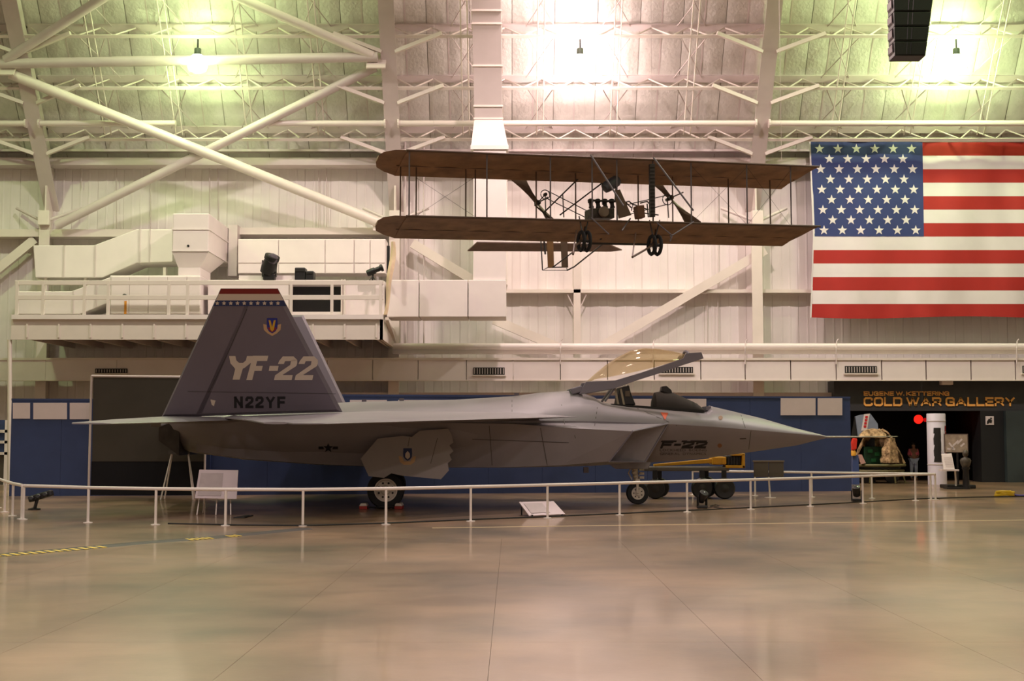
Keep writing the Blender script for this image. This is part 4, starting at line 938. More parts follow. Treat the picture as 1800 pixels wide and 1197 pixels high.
# ------------------------------------------------------------------ yellow bomb lift truck behind the nose
YL = 36.2
lt = thing('lift_truck', 'yellow munitions lift truck parked behind the jet nose', 'truck', (PX(1230, YL), YL, 0))
M_ylw = mat('lift_yellow', (214, 156, 34), .45, var=.12, scale=5)
MB().prism(pp([(1150, 816), (1254, 806), (1254, 814), (1150, 820)], YL), (0, .25, 0)).build('boom', M_ylw, lt, bevel=.015)
bx((1252, 803), (1277, 817), YL - .1, YL + .5).build('boom_head', M_ylw, lt, bevel=.03)
for u in (1256, 1270): bx((u, 804), (u + 3, 816), YL - .14, YL - .1).build('clevis', M_ylw, lt, bevel=.005)
for (a_, b_) in (((1276, 818), (1310, 823)), ((1304.5, 797.5), (1310, 823)), ((1288, 797), (1310, 801))): bx(a_, b_, YL - .2, YL + .35).build('cage_bar', M_ylw, lt, bevel=.015)
bx((1277, 801), (1304, 818), YL, YL + .4).build('engine_block', M_black, lt, bevel=.03)
for k in range(5): bx((1279 + k * 5, 802), (1281.5 + k * 5, 817), YL - .04, YL).build('engine_fin', M_black, lt)
bx((1130, 821), (1282, 828), YL - .15, YL + .8).build('chassis', mat('chassis_grey', (104, 98, 92), .5), lt, bevel=.02)
for u, Yw_, r_, in ((1150, YL - .3, .27), (1232, YL - .3, .29), (1271, YL - .35, .29), (1158, YL + .8, .27), (1240, YL + .8, .29)):
    x = PX(u, Yw_)
    wh = MB().lathe((x, Yw_, r_), (0, 1, 0), [(r_ * .5, -.11), (r_ * .9, -.12), (r_, -.08), (r_, .08), (r_ * .9, .12), (r_ * .5, .11)], 22).build('tire', M_black, lt, smooth=40)
    MB().lathe((x, Yw_ - .1, r_), (0, -1, 0), [(r_ * .5, 0), (r_ * .3, .02), (r_ * .1, .04)], 14).build('hub', mat('hub_dark', (44, 42, 42), .5), wh, smooth=40)
    MB().beam((x, Yw_ + .02, r_ * 1.0), (x, Yw_ + .02, PZ(826, YL)), .12, .12).build('fork', M_black, lt)
# ------------------------------------------------------------------ the jet, built in its own axes: s forward, w to starboard (towards the camera), z up
JA = math.radians(4.0); JC, JS = math.cos(JA), math.sin(JA); JX, JY = -3.108, 32.646
jet = thing('jet_fighter', 'grey twin-tailed stealth jet fighter with its canopy raised behind the railing', 'aircraft', (JX, JY, 0), None, JA)
def LV(s, w, z): return Vector((s, -w, z))
def J(u, v, w):
    dx, dy, dz = ray(u, v); k = dx / dy
    s = (k * (JY - w * JC) - JX - w * JS) / (JC - k * JS); Y = JY + s * JS - w * JC
    return LV(s, w, CAMZ + dz * Y / dy)
M_jet = mat('jet_grey_paint', (136, 132, 138), .42, var=.10, scale=.9)
M_jetd = mat('jet_dark_grey', (106, 98, 108), .5, var=.06, scale=1.0)
M_frame = mat('canopy_frame_grey', (116, 112, 124), .45)
M_seam = mat('jet_seam', (66, 62, 62), .6)
def ring(s, zt, wc, zc, zb, nu, nl):
    h = []
    for i in range(8):
        a = math.pi / 2 * i / 7; h.append((wc * max(0, math.sin(a)) ** (2 / nu), zc + (zt - zc) * max(0, math.cos(a)) ** (2 / nu)))
    for i in range(1, 8):
        a = math.pi / 2 * i / 7; h.append((wc * max(0, math.cos(a)) ** (2 / nl), zc - (zc - zb) * max(0, math.sin(a)) ** (2 / nl)))
    return [LV(s, x, z) for x, z in h] + [LV(s, -x, z) for x, z in h[-2:0:-1]]
FS = [(1457, 767.6, .012, 768.4, 769.2, 1.7, 1.6), (1440, 763, .12, 766, 773, 1.5, 1.3), (1400, 753, .30, 763, 783, 1.45, 1.2), (1340, 735.5, .52, 758, 792, 1.42, 1.14), (1290, 723.5, .68, 754, 799, 1.45, 1.12), (1246, 713, .80, 750.5, 805, 1.5, 1.12),
      (1238, 724, .82, 750, 806, 2.1, 1.12), (1174, 719.5, .92, 746, 811.5, 2.1, 1.12), (1100, 713.5, 1.0, 743, 816, 2.1, 1.2), (1056, 707, 1.02, 741, 818, 2.1, 1.3),
      (1042, 697, 1.03, 740.5, 818, 1.9, 1.4), (1012, 686, 1.1, 740, 819, 1.5, 1.6), (950, 690, 1.5, 739.5, 820, 1.35, 2.0), (900, 696.5, 1.8, 740, 821, 1.3, 2.3), (800, 702.5, 1.88, 741, 822, 1.3, 2.5), (640, 706, 1.88, 740, 821, 1.4, 2.5),
      (520, 711, 1.85, 738, 815, 1.5, 2.4), (420, 716, 1.75, 738, 807, 1.6, 2.3), (345, 722, 1.5, 740, 797, 1.8, 2.2), (300, 733, 1.2, 746, 784, 2, 2)]
rings = []
for u, vt, wc, vc, vb, nu, nl in FS:
    a = J(u, vt, 0); rings.append(ring(a.x, a.z, wc, J(u, vc, wc).z, J(u, vb, wc * .45).z, nu, nl))
body = MB().loft(rings); fus = body.build('fuselage', M_jet, jet, smooth=26, local=True)
SOLID = [body]
# starboard and port intake trunks, raked lip first
def q4(pts, side): return [LV(p.x, -p.y * side, p.z) for p in pts]
NR_ = [[(1174, 745, .95), (1112, 758, 1.74), (1071, 811, 1.42), (1134, 812, .80)], [(1062, 743, .9), (1012, 753, 1.84), (985, 818, 1.5), (1040, 819, .7)], [(940, 738, .9), (900, 745, 1.94), (880, 821.5, 1.5), (900, 822, .6)],
       [(700, 735, .9), (700, 741.5, 1.92), (700, 821.5, 1.45), (700, 822, .5)], [(560, 737, .9), (560, 741, 1.86), (560, 816, 1.35), (560, 817, .5)], [(430, 738, .9), (430, 741, 1.76), (430, 806, 1.2), (430, 808, .5)], [(345, 742, .9), (345, 745, 1.5), (345, 794, 1.1), (345, 796, .5)]]
for side, nm in ((1, 'starboard'), (-1, 'port')):
    rr = [q4([J(*p) for p in r_], side) for r_ in NR_]
    m = MB().loft(rr, cap=False); m.f.append(tuple(range(len(rr[0]) * 6, len(rr[0]) * 7)))
    m.build('intake_trunk', M_jet, jet, local=True)
    if side == 1: SOLID.append(m)
    inn = []; 
    for k, off in ((0, -.01), (0, -1.2), (1, -2.6)):
        r_ = rr[0]; c = sum(r_, Vector()) / 4; inn.append([p.lerp(c, .05 + .1 * k) + Vector((off, 0, .0)) for p in r_])
    MB().loft(inn, cap=False).build('intake_throat', M_jet, jet, local=True); mb = MB(); mb.add(inn[2], [(0, 1, 2, 3)]); mb.build('intake_shade_cap', M_dark, jet, local=True)  # dark sheet closing the throat stands in for the shade deep inside
    # raked lip edge
    MB().path(rr[0] + [rr[0][0]], .025, 6).build('intake_lip', M_frame, jet, local=True)
# seams round the fuselage where panels meet
bvh = BVHTree.FromPolygons([Vector(v) for mb in SOLID for v in mb.v], [tuple(i + (len(body.v) if mb is not body else 0) for i in f) for mb in SOLID for f in mb.f])
RJ = Matrix.Rotation(-JA, 3, 'Z')
def hit(u, v, tree, e=.006):
    dx, dy, dz = ray(u, v); o = RJ @ (Vector((0, 0, CAMZ)) - Vector((JX, JY, 0))); d = (RJ @ Vector((dx, dy, dz))).normalized()
    p, n, i, t = tree.ray_cast(o, d)
    if p is None: return None
    if n.dot(d) > 0: n = -n
    return p + n * e
def decal(name, polys, m, tree, parent=None, e=.006, label=None):   # flat print that follows the skin
    mb = MB()
    for vs, fs in polys:
        q = [hit(u, v, tree, e) for u, v in vs]
        if any(p is None for p in q): continue
        mb.add(q, fs)
    if mb.v: return mb.build(name, m, parent or jet, local=True, label=label)
def poly(uv): return (uv, [tuple(range(len(uv)))])
def stroke(pts, w_):
    out = []
    for (a, b) in zip(pts[:-1], pts[1:]):
        d = (Vector(b) - Vector(a)).normalized(); n = Vector((-d.y, d.x)) * w_ / 2; a_, b_ = Vector(a), Vector(b)
        out.append(poly([tuple(a_ + n), tuple(b_ + n), tuple(b_ - n), tuple(a_ - n)]))
    return out
def seam(uvs, tree=None, name='panel_seam', w_=1.0):
    pts = []
    for (a, b) in zip(uvs[:-1], uvs[1:]):
        for k in range(5): pts.append((a[0] + (b[0] - a[0]) * k / 4, a[1] + (b[1] - a[1]) * k / 4))
    decal(name, stroke(pts, w_), M_seam, tree or bvh, e=.004)
seam([(1170, 747), (1150, 770), (1120, 800), (1104, 810)]); seam([(1320, 757), (1316, 790)]); seam([(985, 700), (993, 748)]); seam([(1050, 716), (1045, 750)]); seam([(1120, 718), (1190, 748)])
seam([(900, 703), (900, 740)]); seam([(860, 748), (865, 818)]); seam([(950, 752), (962, 818)]); seam([(1300, 722), (1310, 752)]); seam([(1010, 765), (1020, 800), (1035, 815)]); seam([(830, 772), (1000, 778)])

# wings and stabilators
def slab(secs):                                        # secs: (s_le, s_te, w, zmid, thick)
    rr = []
    for sl, st, w_, zm, th in secs:
        c = sl - st; rr.append([LV(sl, w_, zm), LV(sl - .22 * c, w_, zm + th * .42), LV(sl - .6 * c, w_, zm + th * .5), LV(st, w_, zm + .012), LV(st, w_, zm - .012), LV(sl - .6 * c, w_, zm - th * .5), LV(sl - .22 * c, w_, zm - th * .42)])
    return MB().loft(rr)
for side in (1, -1):
    f = lambda secs: [(a, b, w_ * side, z, t) for a, b, w_, z, t in secs]
    slab(f([(4.6, -3.3, 1.55, 2.17, .26), (4.25, -3.4, 1.9, 2.16, .24), (-.85, -1.75, 6.5, 1.955, .06), (-1.0, -1.7, 6.56, 1.95, .02)])).build('wing', M_jet, jet, smooth=30, local=True)
    slab(f([(-1.78, -2.3, 6.3, 1.965, .05), (-2.52, -3.0, 3.9, 2.06, .09)])).build('aileron', M_jet, jet, smooth=30, local=True)
    slab(f([(-2.54, -3.05, 3.86, 2.065, .09), (-3.15, -3.75, 1.95, 2.13, .12)])).build('flaperon', M_jet, jet, smooth=30, local=True)
    slab(f([(-3.0, -5.6, 1.6, 2.09, .18), (-3.3, -6.2, 2.1, 2.08, .16), (-5.2, -6.62, 4.1, 1.985, .06), (-5.7, -6.55, 4.4, 1.97, .03)])).build('stabilator', M_jet, jet, smooth=30, local=True)
    # flat two-dimensional nozzle behind each engine
    c = .75 * side
    MB().loft([[LV(-4.85, c - .6, 2.1), LV(-4.85, c + .6, 2.1), LV(-4.85, c + .6, 1.25), LV(-4.85, c - .6, 1.25)], [LV(-5.35, c - .5, 1.92), LV(-5.35, c + .5, 1.92), LV(-5.35, c + .5, 1.6), LV(-5.35, c - .5, 1.6)]]).build('nozzle', mat('nozzle_metal', (64, 58, 52), .45, metal=.6, var=.3, scale=5), jet, local=True)

# canted fins: outline seen in the photograph, mirrored for the port side
def finp(u, v):                                        # point of the starboard fin's plane (canted outboard) on that sight line
    w_ = 1.95
    for _ in range(6): p = J(u, v, w_); w_ = 1.95 + (p.z - 2.2) * .46
    return J(u, v, w_)
cant = Vector((0, -.46, 1)).normalized(); outn = Vector((0, -1, -.46)).normalized()
def fin_slab(uv, th, side, m, name):
    q = [finp(*p) for p in uv]; q = [LV(p.x, -p.y * side, p.z) for p in q]; n = Vector((0, outn.y * side, outn.z))
    c = sum(q, Vector()) / len(q); ins = [p.lerp(c, .06) for p in q]
    mb = MB(); N = len(q)
    mb.add(q + [p + n * th / 2 for p in ins] + [p - n * th / 2 for p in ins], [tuple(range(N, 2 * N)), tuple(range(2 * N, 3 * N))[::-1]] +
           [(i, (i + 1) % N, N + (i + 1) % N, N + i) for i in range(N)] + [(i, (i + 1) % N, 2 * N + (i + 1) % N, 2 * N + i) for i in range(N)])
    mb.build(name, m, jet, local=True); return mb
FIN = [(602, 724), (488.5, 507), (435, 507), (425, 545), (354, 703), (340, 732)]
RUD = [(449, 507), (388, 507), (284, 733), (354, 732), (368, 700), (436, 545)]
fm1 = fin_slab(FIN, .13, 1, M_jetd, 'vertical_fin'); fm2 = fin_slab(RUD, .13, 1, M_jetd, 'rudder')
fin_slab(FIN, .13, -1, M_jetd, 'vertical_fin'); fin_slab(RUD, .13, -1, M_jetd, 'rudder')
# flat outer face for the fin's printing
e0 = .13 / 2
cor = [finp(u, v) + outn * (e0 + .002) for u, v in ((620, 736), (492, 500), (384, 500), (270, 736))]
ftree = BVHTree.FromPolygons(cor, [(0, 1, 2, 3)])
def fdec(name, polys, m, e=.004, label=None): return decal(name, polys, m, ftree, e=e, label=label)
M_fred = mat('fin_red', (122, 24, 22), .5); M_fcream = mat('fin_cream', (206, 192, 176), .5); M_fblue = mat('fin_blue', (34, 48, 92), .5)
def edgeL(v): return 388 - (v - 507) * .46
def edgeR(v): return 488.5 + (v - 507) * .523
def bandp(v0, v1): return [poly([(edgeL(v0) + 1, v0), (edgeR(v0) - 1, v0), (edgeR(v1) - 1, v1), (edgeL(v1) + 1, v1)])]
fdec('red_band', bandp(507.5, 516.5), M_fred, label='dark red band across the fin tip'); fdec('cream_band', bandp(516.5, 528), M_fcream); fdec('blue_band', bandp(528, 538), M_fblue)
for k in range(10):
    u = 382 + k * 11.85; st_ = [(u + (4.0 if i % 2 == 0 else 2.0) * math.sin(i * math.pi / 5), 532.8 - (4.0 if i % 2 == 0 else 2.0) * math.cos(i * math.pi / 5)) for i in range(10)]
    fdec('star', [(st_ + [(u, 532.8)], [(i, (i + 1) % 10, 10) for i in range(10)])], M_fcream, e=.009)
fdec('panel_seam', stroke([(434, 543), (400, 622), (367, 690)], 1.3), M_seam); fdec('panel_seam', stroke([(330, 688), (590, 692)], .8), M_seam)
# YF-22 in blocky sloped capitals
c4 = lambda p: (260 + p[0] / 4.603, 480 + p[1] / 4.603)
def st4(pts, w_): return stroke([c4(p) for p in pts], w_ / 4.603)
Wd = 50
let = [[poly([c4(p) for p in ((657, 670), (708, 670), (716, 706), (738, 726), (770, 726), (793, 706), (802, 670), (850, 670), (838, 722), (780, 768), (768, 772), (742, 862), (685, 862), (706, 776), (697, 762), (668, 730))])],
       [poly([c4(p) for p in ((850, 668), (975, 668), (964, 711), (884, 711), (874, 750), (930, 750), (920, 790), (863, 790), (844, 865), (796, 865))])],
       [poly([c4(p) for p in ((985, 750), (1058, 750), (1050, 790), (978, 790))])]]
for dx in (0, 167):
    S = lambda pts: poly([c4((x + dx, y)) for x, y in pts])
    let.append([S(((1062, 710), (1092, 673), (1178, 673), (1208, 703), (1160, 712), (1110, 712), (1100, 735), (1052, 735))), S(((1160, 695), (1208, 703), (1208, 730), (1200, 752), (1152, 742))), S(((1152, 742), (1200, 752), (1085, 826), (1030, 826))), S(((1030, 824), (1172, 824), (1163, 865), (1020, 865)))])
for l in let: fdec('letter', l, M_fcream)
L, W_ = layout('N22YF', 0, .16, .22, .5); hh = max(y for c, vs, f in L for x, y in vs); M_ink = mat('jet_black_ink', (24, 22, 26), .6)
a, b = c4((693, 1092)), c4((1112, 998))
for ch, vs, fs in L: fdec('letter', [([(a[0] + x / W_ * (b[0] - a[0]), a[1] + y / hh * (b[1] - a[1])) for x, y in vs], fs)], M_ink)
# shield badge on the fin
def sh(u, v, k, pts): return poly([(u + x * k, v + y * k) for x, y in pts])
bu, bv = 478.5, 574
shp = [(-.62, -1), (.62, -1), (.66, -.2), (.62, .25), (.36, .6), (0, .85), (-.36, .6), (-.62, .25), (-.66, -.2)]
fdec('badge_scroll', [sh(bu, bv, 16, [(-.98, -.3), (-.6, -.2), (-.4, .5), (0, .75), (.4, .5), (.6, -.2), (.98, -.3), (.92, .35), (.5, .75), (0, 1.02), (-.5, .75), (-.92, .35)])], mat('badge_tan', (196, 160, 120), .5), e=.004)
fdec('badge_field', [sh(bu, bv - .5, 14.5, shp)], mat('badge_blue', (30, 40, 130), .5), e=.007, label='blue, red and gold shield badge on the fin')
fdec('badge_base', [sh(bu, bv, 14, [(-.58, .1), (.58, .1), (.3, .5), (0, .72), (-.3, .5)])], mat('badge_red', (140, 26, 24), .5), e=.010)
fdec('badge_wings', [sh(bu, bv, 14, [(-.45, -.85), (-.2, -.8), (.02, .1), (.0, .62), (-.22, .35)]), sh(bu, bv, 14, [(.45, -.85), (.2, -.8), (-.02, .1), (.0, .62), (.22, .35)])], mat('badge_gold', (206, 160, 44), .5), e=.013)
fdec('white_mark', [poly([(370, 702), (379, 704), (376, 714), (372, 711)])], M_fcream)

# markings on the nose and flank
M_oran = mat('marking_orange', (206, 92, 58), .5)
decal('rescue_triangle', [poly([(1160.5, 726.5), (1174.5, 727.5), (1168.5, 738.5)])], M_oran, bvh, e=.03)
for u, v in ((1266.5, 734.5), (1265, 783)): decal('round_plug', [poly([(u + 4 * math.cos(i * .6283), v + 3.8 * math.sin(i * .6283)) for i in range(10)])], mat('plug_brown', (128, 86, 58), .5), bvh)
decal('vent_slot', [poly([(1300, 770), (1311, 769.5), (1312, 771.5), (1301, 772)])], M_seam, bvh)
L, W_ = layout('F-22', 0, .2, .3, 1.3); hh = max(y for c, vs, f in L for x, y in vs)
for ch, vs, fs in L: decal('letter', [([(1160 + x / W_ * 80 + y / hh * 5, 788 - y / hh * 13) for x, y in vs], fs)], M_ink, bvh)
for (a_, b_) in ((1163, 1190), (1199, 1208), (1214, 1243)): decal('speed_stripe', [poly([(a_, 774), (b_, 774), (b_ - 1.5, 777), (a_ - 1.5, 777)])], M_ink, bvh)
for tx_, v, u0, u1 in (('LOCKHEED  BOEING', 793, 1160, 1242), ('GENERAL  DYNAMICS', 799.5, 1160, 1241)):
    L, W_ = layout(tx_, 0.0, .12); hh = max(y for c, vs, f in L for x, y in vs)
    for ch, vs, fs in L: decal('letter', [([(u0 + x / W_ * (u1 - u0), v - y / hh * 4.2) for x, y in vs], fs)], M_seam, bvh)
u, v = 577, 787
decal('national_insignia', [([(u + (9 if i % 2 == 0 else 3.8) * math.sin(i * math.pi / 5), v - (9 if i % 2 == 0 else 3.8) * math.cos(i * math.pi / 5)) for i in range(10)] + [(u, v)], [(i, (i + 1) % 10, 10) for i in range(10)]), poly([(u - 17, v - 2.5), (u - 9, v - 2.5), (u - 7, v + 2.5), (u - 17, v + 2.5)]), poly([(u + 9, v - 2.5), (u + 17, v - 2.5), (u + 17, v + 2.5), (u + 7, v + 2.5)])], M_ink, bvh, label='dark star and bar insignia')
MB().tube(J(1453, 768.4, 0), J(1520, 768, 0), .03, 10, .018).tube(J(1520, 768, 0), J(1578, 767.2, 0), .018, 8, .008).build('nose_probe', mat('probe_metal', (150, 140, 136), .35, metal=.5), jet, smooth=40, local=True)
for u, v in ((908, 694), (640, 705), (706, 703)): 
    p = J(u, v, 0); MB().box(p, (.12, .03, .09)).build('blade_antenna', M_jetd, jet, local=True)
MB().box(J(1030, 826, .5), (.12, .12, .14)).build('drain_mast', M_frame, jet, local=True)

# raised canopy, seat and coaming
h0 = J(1018, 692, .48); fr_ = J(1236, 630, .40); ax = Vector((fr_.x - h0.x, 0, fr_.z - h0.z)); LC = ax.length; ax.normalize(); uz = Vector((-ax.z, 0, ax.x))
def cl_(u, v, w_): p = J(u, v, w_) - h0; return p.dot(ax), p.dot(uz)
for side in (1, -1):
    q = []
    for u, v in [(1018, 693), (1030, 671), (1082, 668.5), (1140, 651), (1201, 630), (1206, 621), (1233, 619), (1237, 630), (1200, 642), (1160, 656), (1120, 668.5), (1080, 683), (1040, 690)]:
        p = J(u, v, .46); q.append(LV(p.x, .46 * side - (.07 if side == 1 else 0), p.z))
    MB().prism(q, (0, -.07, 0)).build('canopy_frame', M_frame, jet, local=True, bevel=.008)
prof = [(1034, 668), (1046, 657), (1064, 642), (1085, 628), (1108, 616.5), (1130, 612), (1155, 613), (1180, 617), (1204, 623)]
rr = []; outer = []
for k, (u, v) in enumerate(prof):
    a_, b_ = cl_(u, v, 0.0); wv = [.30, .38, .44, .46, .46, .45, .43, .39, .33][k]; low = [.22, .24, .2, .17, .14, .13, .12, .12, .12][k]
    row = []
    for i in range(13):
        t = math.pi * i / 12; row.append(h0 * 1 + ax * a_ + uz * (low + (max(b_ - low, .03)) * math.sin(t)) + Vector((0, -h0.y - wv * math.cos(t), 0)))
    rr.append(row)
gm = bpy.data.materials.new('amber_canopy'); gm.use_nodes = True; n_ = gm.node_tree; n_.nodes.clear()
o_ = n_.nodes.new('ShaderNodeOutputMaterial'); t1 = n_.nodes.new('ShaderNodeBsdfTransparent'); t1.inputs[0].default_value = (.97, .91, .78, 1)
g1 = n_.nodes.new('ShaderNodeBsdfGlossy'); g1.inputs['Roughness'].default_value = .06; g1.inputs['Color'].default_value = (1, .93, .8, 1)
lw = n_.nodes.new('ShaderNodeLayerWeight'); lw.inputs[0].default_value = .25; mr = n_.nodes.new('ShaderNodeMapRange'); mr.inputs[3].default_value = .04; mr.inputs[4].default_value = .5
mxs = n_.nodes.new('ShaderNodeMixShader'); n_.links.new(lw.outputs['Facing'], mr.inputs[0]); n_.links.new(mr.outputs[0], mxs.inputs[0]); n_.links.new(t1.outputs[0], mxs.inputs[1]); n_.links.new(g1.outputs[0], mxs.inputs[2]); df = n_.nodes.new('ShaderNodeBsdfTranslucent'); df.inputs[0].default_value = lin((236, 212, 160)) + (1,); d2 = n_.nodes.new('ShaderNodeBsdfDiffuse'); d2.inputs[0].default_value = lin((226, 204, 160)) + (1,)
ad = n_.nodes.new('ShaderNodeMixShader'); ad.inputs[0].default_value = .5; n_.links.new(df.outputs[0], ad.inputs[1]); n_.links.new(d2.outputs[0], ad.inputs[2])
m2 = n_.nodes.new('ShaderNodeMixShader'); m2.inputs[0].default_value = .2; n_.links.new(mxs.outputs[0], m2.inputs[1]); n_.links.new(ad.outputs[0], m2.inputs[2]); n_.links.new(m2.outputs[0], o_.inputs[0])
m = MB(); m.add([p for r_ in rr for p in r_], [(k * 13 + i, k * 13 + i + 1, (k + 1) * 13 + i + 1, (k + 1) * 13 + i) for k in range(8) for i in range(12)]); m.build('canopy_glass', gm, jet, smooth=80, local=True)
a_, b_ = cl_(1204, 621, 0); hoop = [h0 + ax * (a_ + .02 + .1 * 0) + uz * (.1 + (b_ - .06) * math.sin(math.pi * i / 12)) + Vector((0, -h0.y - .40 * math.cos(math.pi * i / 12), 0)) for i in range(13)]
MB().path(hoop, .035, 8).build('canopy_bow', M_frame, jet, smooth=60, local=True)
back = [h0 + ax * -.02 + uz * .1 + Vector((0, -h0.y - s_ * .44, 0)) for s_ in (-1, 1)]
MB().beam(back[0], back[1], .3, .16, uz).build('canopy_rear_frame', M_frame, jet, local=True, bevel=.03)
for s_ in (-.3, .3): MB().tube(LV(J(1060, 700, 0).x, s_, J(1060, 706, 0).z), LV(J(1078, 682, 0).x, s_, J(1078, 682, 0).z), .03).build('canopy_strut', M_frame, jet, local=True)
seat = MB(); seat.prism([J(*p, .26) for p in ((1084, 713), (1089, 681), (1106, 676.5), (1109, 690), (1118, 712))], (0, .52, 0)); seat.build('ejection_seat', M_black, jet, local=True, bevel=.03)
for u in (1081, 1091): MB().beam(J(u, 683, .28), J(u + 6, 712, .28), .03, .05).build('seat_rail', mat('seat_rail', (150, 140, 120), .4), jet, local=True)
MB().box(J(1103, 692, .285), (.12, .02, .14)).build('seat_harness', mat('harness', (96, 84, 70), .7), jet, local=True)
m = MB(); rr = []
for u, vt, vb, hw in ((1146, 702, 717, .2), (1150, 690, 717, .34), (1160, 688, 718, .36), (1182, 690, 720, .38), (1205, 700, 721, .38), (1222, 708, 722, .36), (1236, 719, 724, .3)):
    p, q = J(u, vt, 0), J(u, vb, 0); rr.append([LV(p.x, hw * math.cos(t) , q.z + (p.z - q.z) * math.sin(t)) for t in [math.pi * i / 10 for i in range(11)]])
m.loft(rr).build('instrument_coaming', mat('coaming_black', (40, 34, 32), .8), jet, smooth=50, local=True)
MB().prism([J(*p, .12) for p in ((1162, 688), (1164, 679), (1172, 678), (1181, 686), (1182, 694))], (0, .24, 0)).build('head_up_display', M_black, jet, local=True, bevel=.02)
MB().box(J(1242, 718, 0), (.12, .5, .1)).build('windscreen_sill', M_frame, jet, local=True)
a = J(1070, 711, 0); b = J(1232, 722, 0)
MB().box(((a.x + b.x) / 2, 0, (a.z + b.z) / 2 - .02), (b.x - a.x, .84, .06), Matrix.Rotation(-math.atan2(b.z - a.z, b.x - a.x), 3, 'Y')).build('cockpit_tub', M_dark, jet, local=True)
MB().box(J(1210, 712, -.32), (.5, .04, .1)).build('side_console', M_white, jet, local=True)

# undercarriage
M_tire = mat('tire_rubber', (18, 18, 20), .75, var=.2, scale=12); M_rim = mat('wheel_white', (206, 196, 184), .4, var=.06, scale=6)
def wheel(c, r, wd, side, holes=8, rim=.62):
    t_ = MB().lathe(c, (0, -side, 0), [(r * rim, -wd / 2), (r * .93, -wd / 2), (r, -wd * .3), (r, wd * .3), (r * .93, wd / 2), (r * rim, wd / 2), (r * rim * .9, 0), (r * rim, -wd / 2)], 32, cap=False).build('tire', M_tire, jet, smooth=40, local=True)
    MB().lathe(c, (0, -side, 0), [(r * rim, -wd * .4), (r * rim, wd * .5), (r * rim * .88, wd * .5), (r * rim * .82, wd * .42), (r * rim * .42, wd * .46), (r * rim * .36, wd * .62), (.01, wd * .64)], 32).build('wheel_rim', M_rim, t_, smooth=30, local=True)
    for k in range(holes):
        a_ = 2 * math.pi * (k + .5) / holes; p = Vector(c) + Vector((math.cos(a_) * r * rim * .64, -side * wd * .45, math.sin(a_) * r * rim * .64))
        MB().lathe(p, (0, -side, 0), [(r * .055, -.01), (r * .055, .012)], 10).build('wheel_hole', M_dark, t_, local=True)
mw = J(678, 866, 1.72)
for side in (1, -1):
    c = LV(mw.x, 1.6 * side, .44); wheel(c, .44, .27, side)
    MB().tube(LV(mw.x, 1.36 * side, .42), LV(mw.x + .05, 1.15 * side, 1.3), .075, 12).tube(LV(mw.x, 1.3 * side, .44), LV(mw.x, 1.62 * side, .44), .06, 10).build('main_strut', M_rim, jet, smooth=40, local=True)
    MB().tube(LV(mw.x - .6, 1.1 * side, 1.2), LV(mw.x - .02, 1.3 * side, .62), .04, 8).build('drag_brace', M_rim, jet, local=True)
    q = [J(u, v, 1.98 + (v - 755) / 90 * .22) for u, v in ((634, 806), (664, 771), (707, 766), (724, 768), (738, 757), (788, 753.5), (794, 765), (797, 778), (790, 783), (797, 793), (790, 799), (794, 808), (787, 814), (789, 827), (775, 842.5), (706, 836), (688, 832), (675, 840), (648, 837))]
    q = [LV(p.x, -p.y * side, p.z) for p in q]
    d_ = MB().prism(q, (0, .06 * side, 0)); g = d_.build('gear_door', mat('gear_door_grey', (158, 152, 150), .45, var=.05, scale=2), jet, local=True, label='saw-edged open gear door' if side == 1 else None)
    if side == 1:
        dtree = BVHTree.FromPolygons(q, [tuple(range(len(q)))])
        bu, bv = 716, 801
        decal('badge_scroll', [sh(bu, bv, 16, [(-.95, .05), (-.62, .1), (-.35, .62), (.35, .62), (.62, .1), (.95, .05), (.8, .7), (.4, 1.0), (-.4, 1.0), (-.8, .7)])], mat('badge_tan', (196, 160, 120), .5), dtree, parent=g, e=.005)
        decal('badge_field', [sh(bu + .5, bv - 1, 12, shp)], M_fblue, dtree, parent=g, e=.008); decal('badge_centre', [sh(bu + .5, bv, 12, [(0, -.7), (.32, -.3), (.36, .2), (.0, .55), (-.36, .2), (-.32, -.3)])], M_fcream, dtree, parent=g, e=.011)
        decal('door_seam', stroke([(769, 770), (757, 815)], .8), M_seam, dtree, parent=g, e=.004); decal('door_seam', stroke([(720, 769), (717, 785)], .8), M_seam, dtree, parent=g, e=.004)
    MB().tube(LV(mw.x + .4, 1.2 * side, 1.1), LV(mw.x + .6, 1.95 * side, 1.0), .03).build('door_link', M_rim, jet, local=True)
nw = J(1122, 868, .14); c = LV(nw.x, 0, .28); wheel(c, .28, .19, 1, 7, .58)
m = MB(); m.tube(LV(nw.x - .02, .14, .28), LV(nw.x - .02, .14, .56), .035, 10).tube(LV(nw.x - .02, -.14, .28), LV(nw.x - .02, -.14, .56), .035, 10).box(LV(nw.x - .02, 0, .58), (.12, .36, .09)).build('nose_fork', M_rim, jet, local=True)
m = MB(); m.tube(LV(nw.x - .02, 0, .56), LV(nw.x - .06, 0, 1.15), .06, 12).build('nose_strut', M_rim, jet, smooth=40, local=True)
for dz, s_ in ((.70, .10), (.80, .14), (.90, .16)): MB().lathe(LV(nw.x - .08, .1, dz), (0, -1, 0), [(s_ * .5, -.08), (s_ * .5, .06), (s_ * .25, .09)], 10).box(LV(nw.x + .1, .04, dz - .03), (.12, .12, .06)).build('strut_fitting', mat('strut_fitting', (190, 178, 160), .45, var=.2, scale=20), jet, local=True)
MB().path([LV(nw.x - .15, .08, .95), LV(nw.x - .24, .1, .78), LV(nw.x - .15, .1, .62)], .02, 6).build('torque_link', M_rim, jet, local=True)
MB().prism([J(*p, .38) for p in ((1066, 813), (1145, 812), (1139, 824), (1082, 824))], (0, .04, 0)).build('nose_gear_door', M_jet, jet, local=True, bevel=.01)
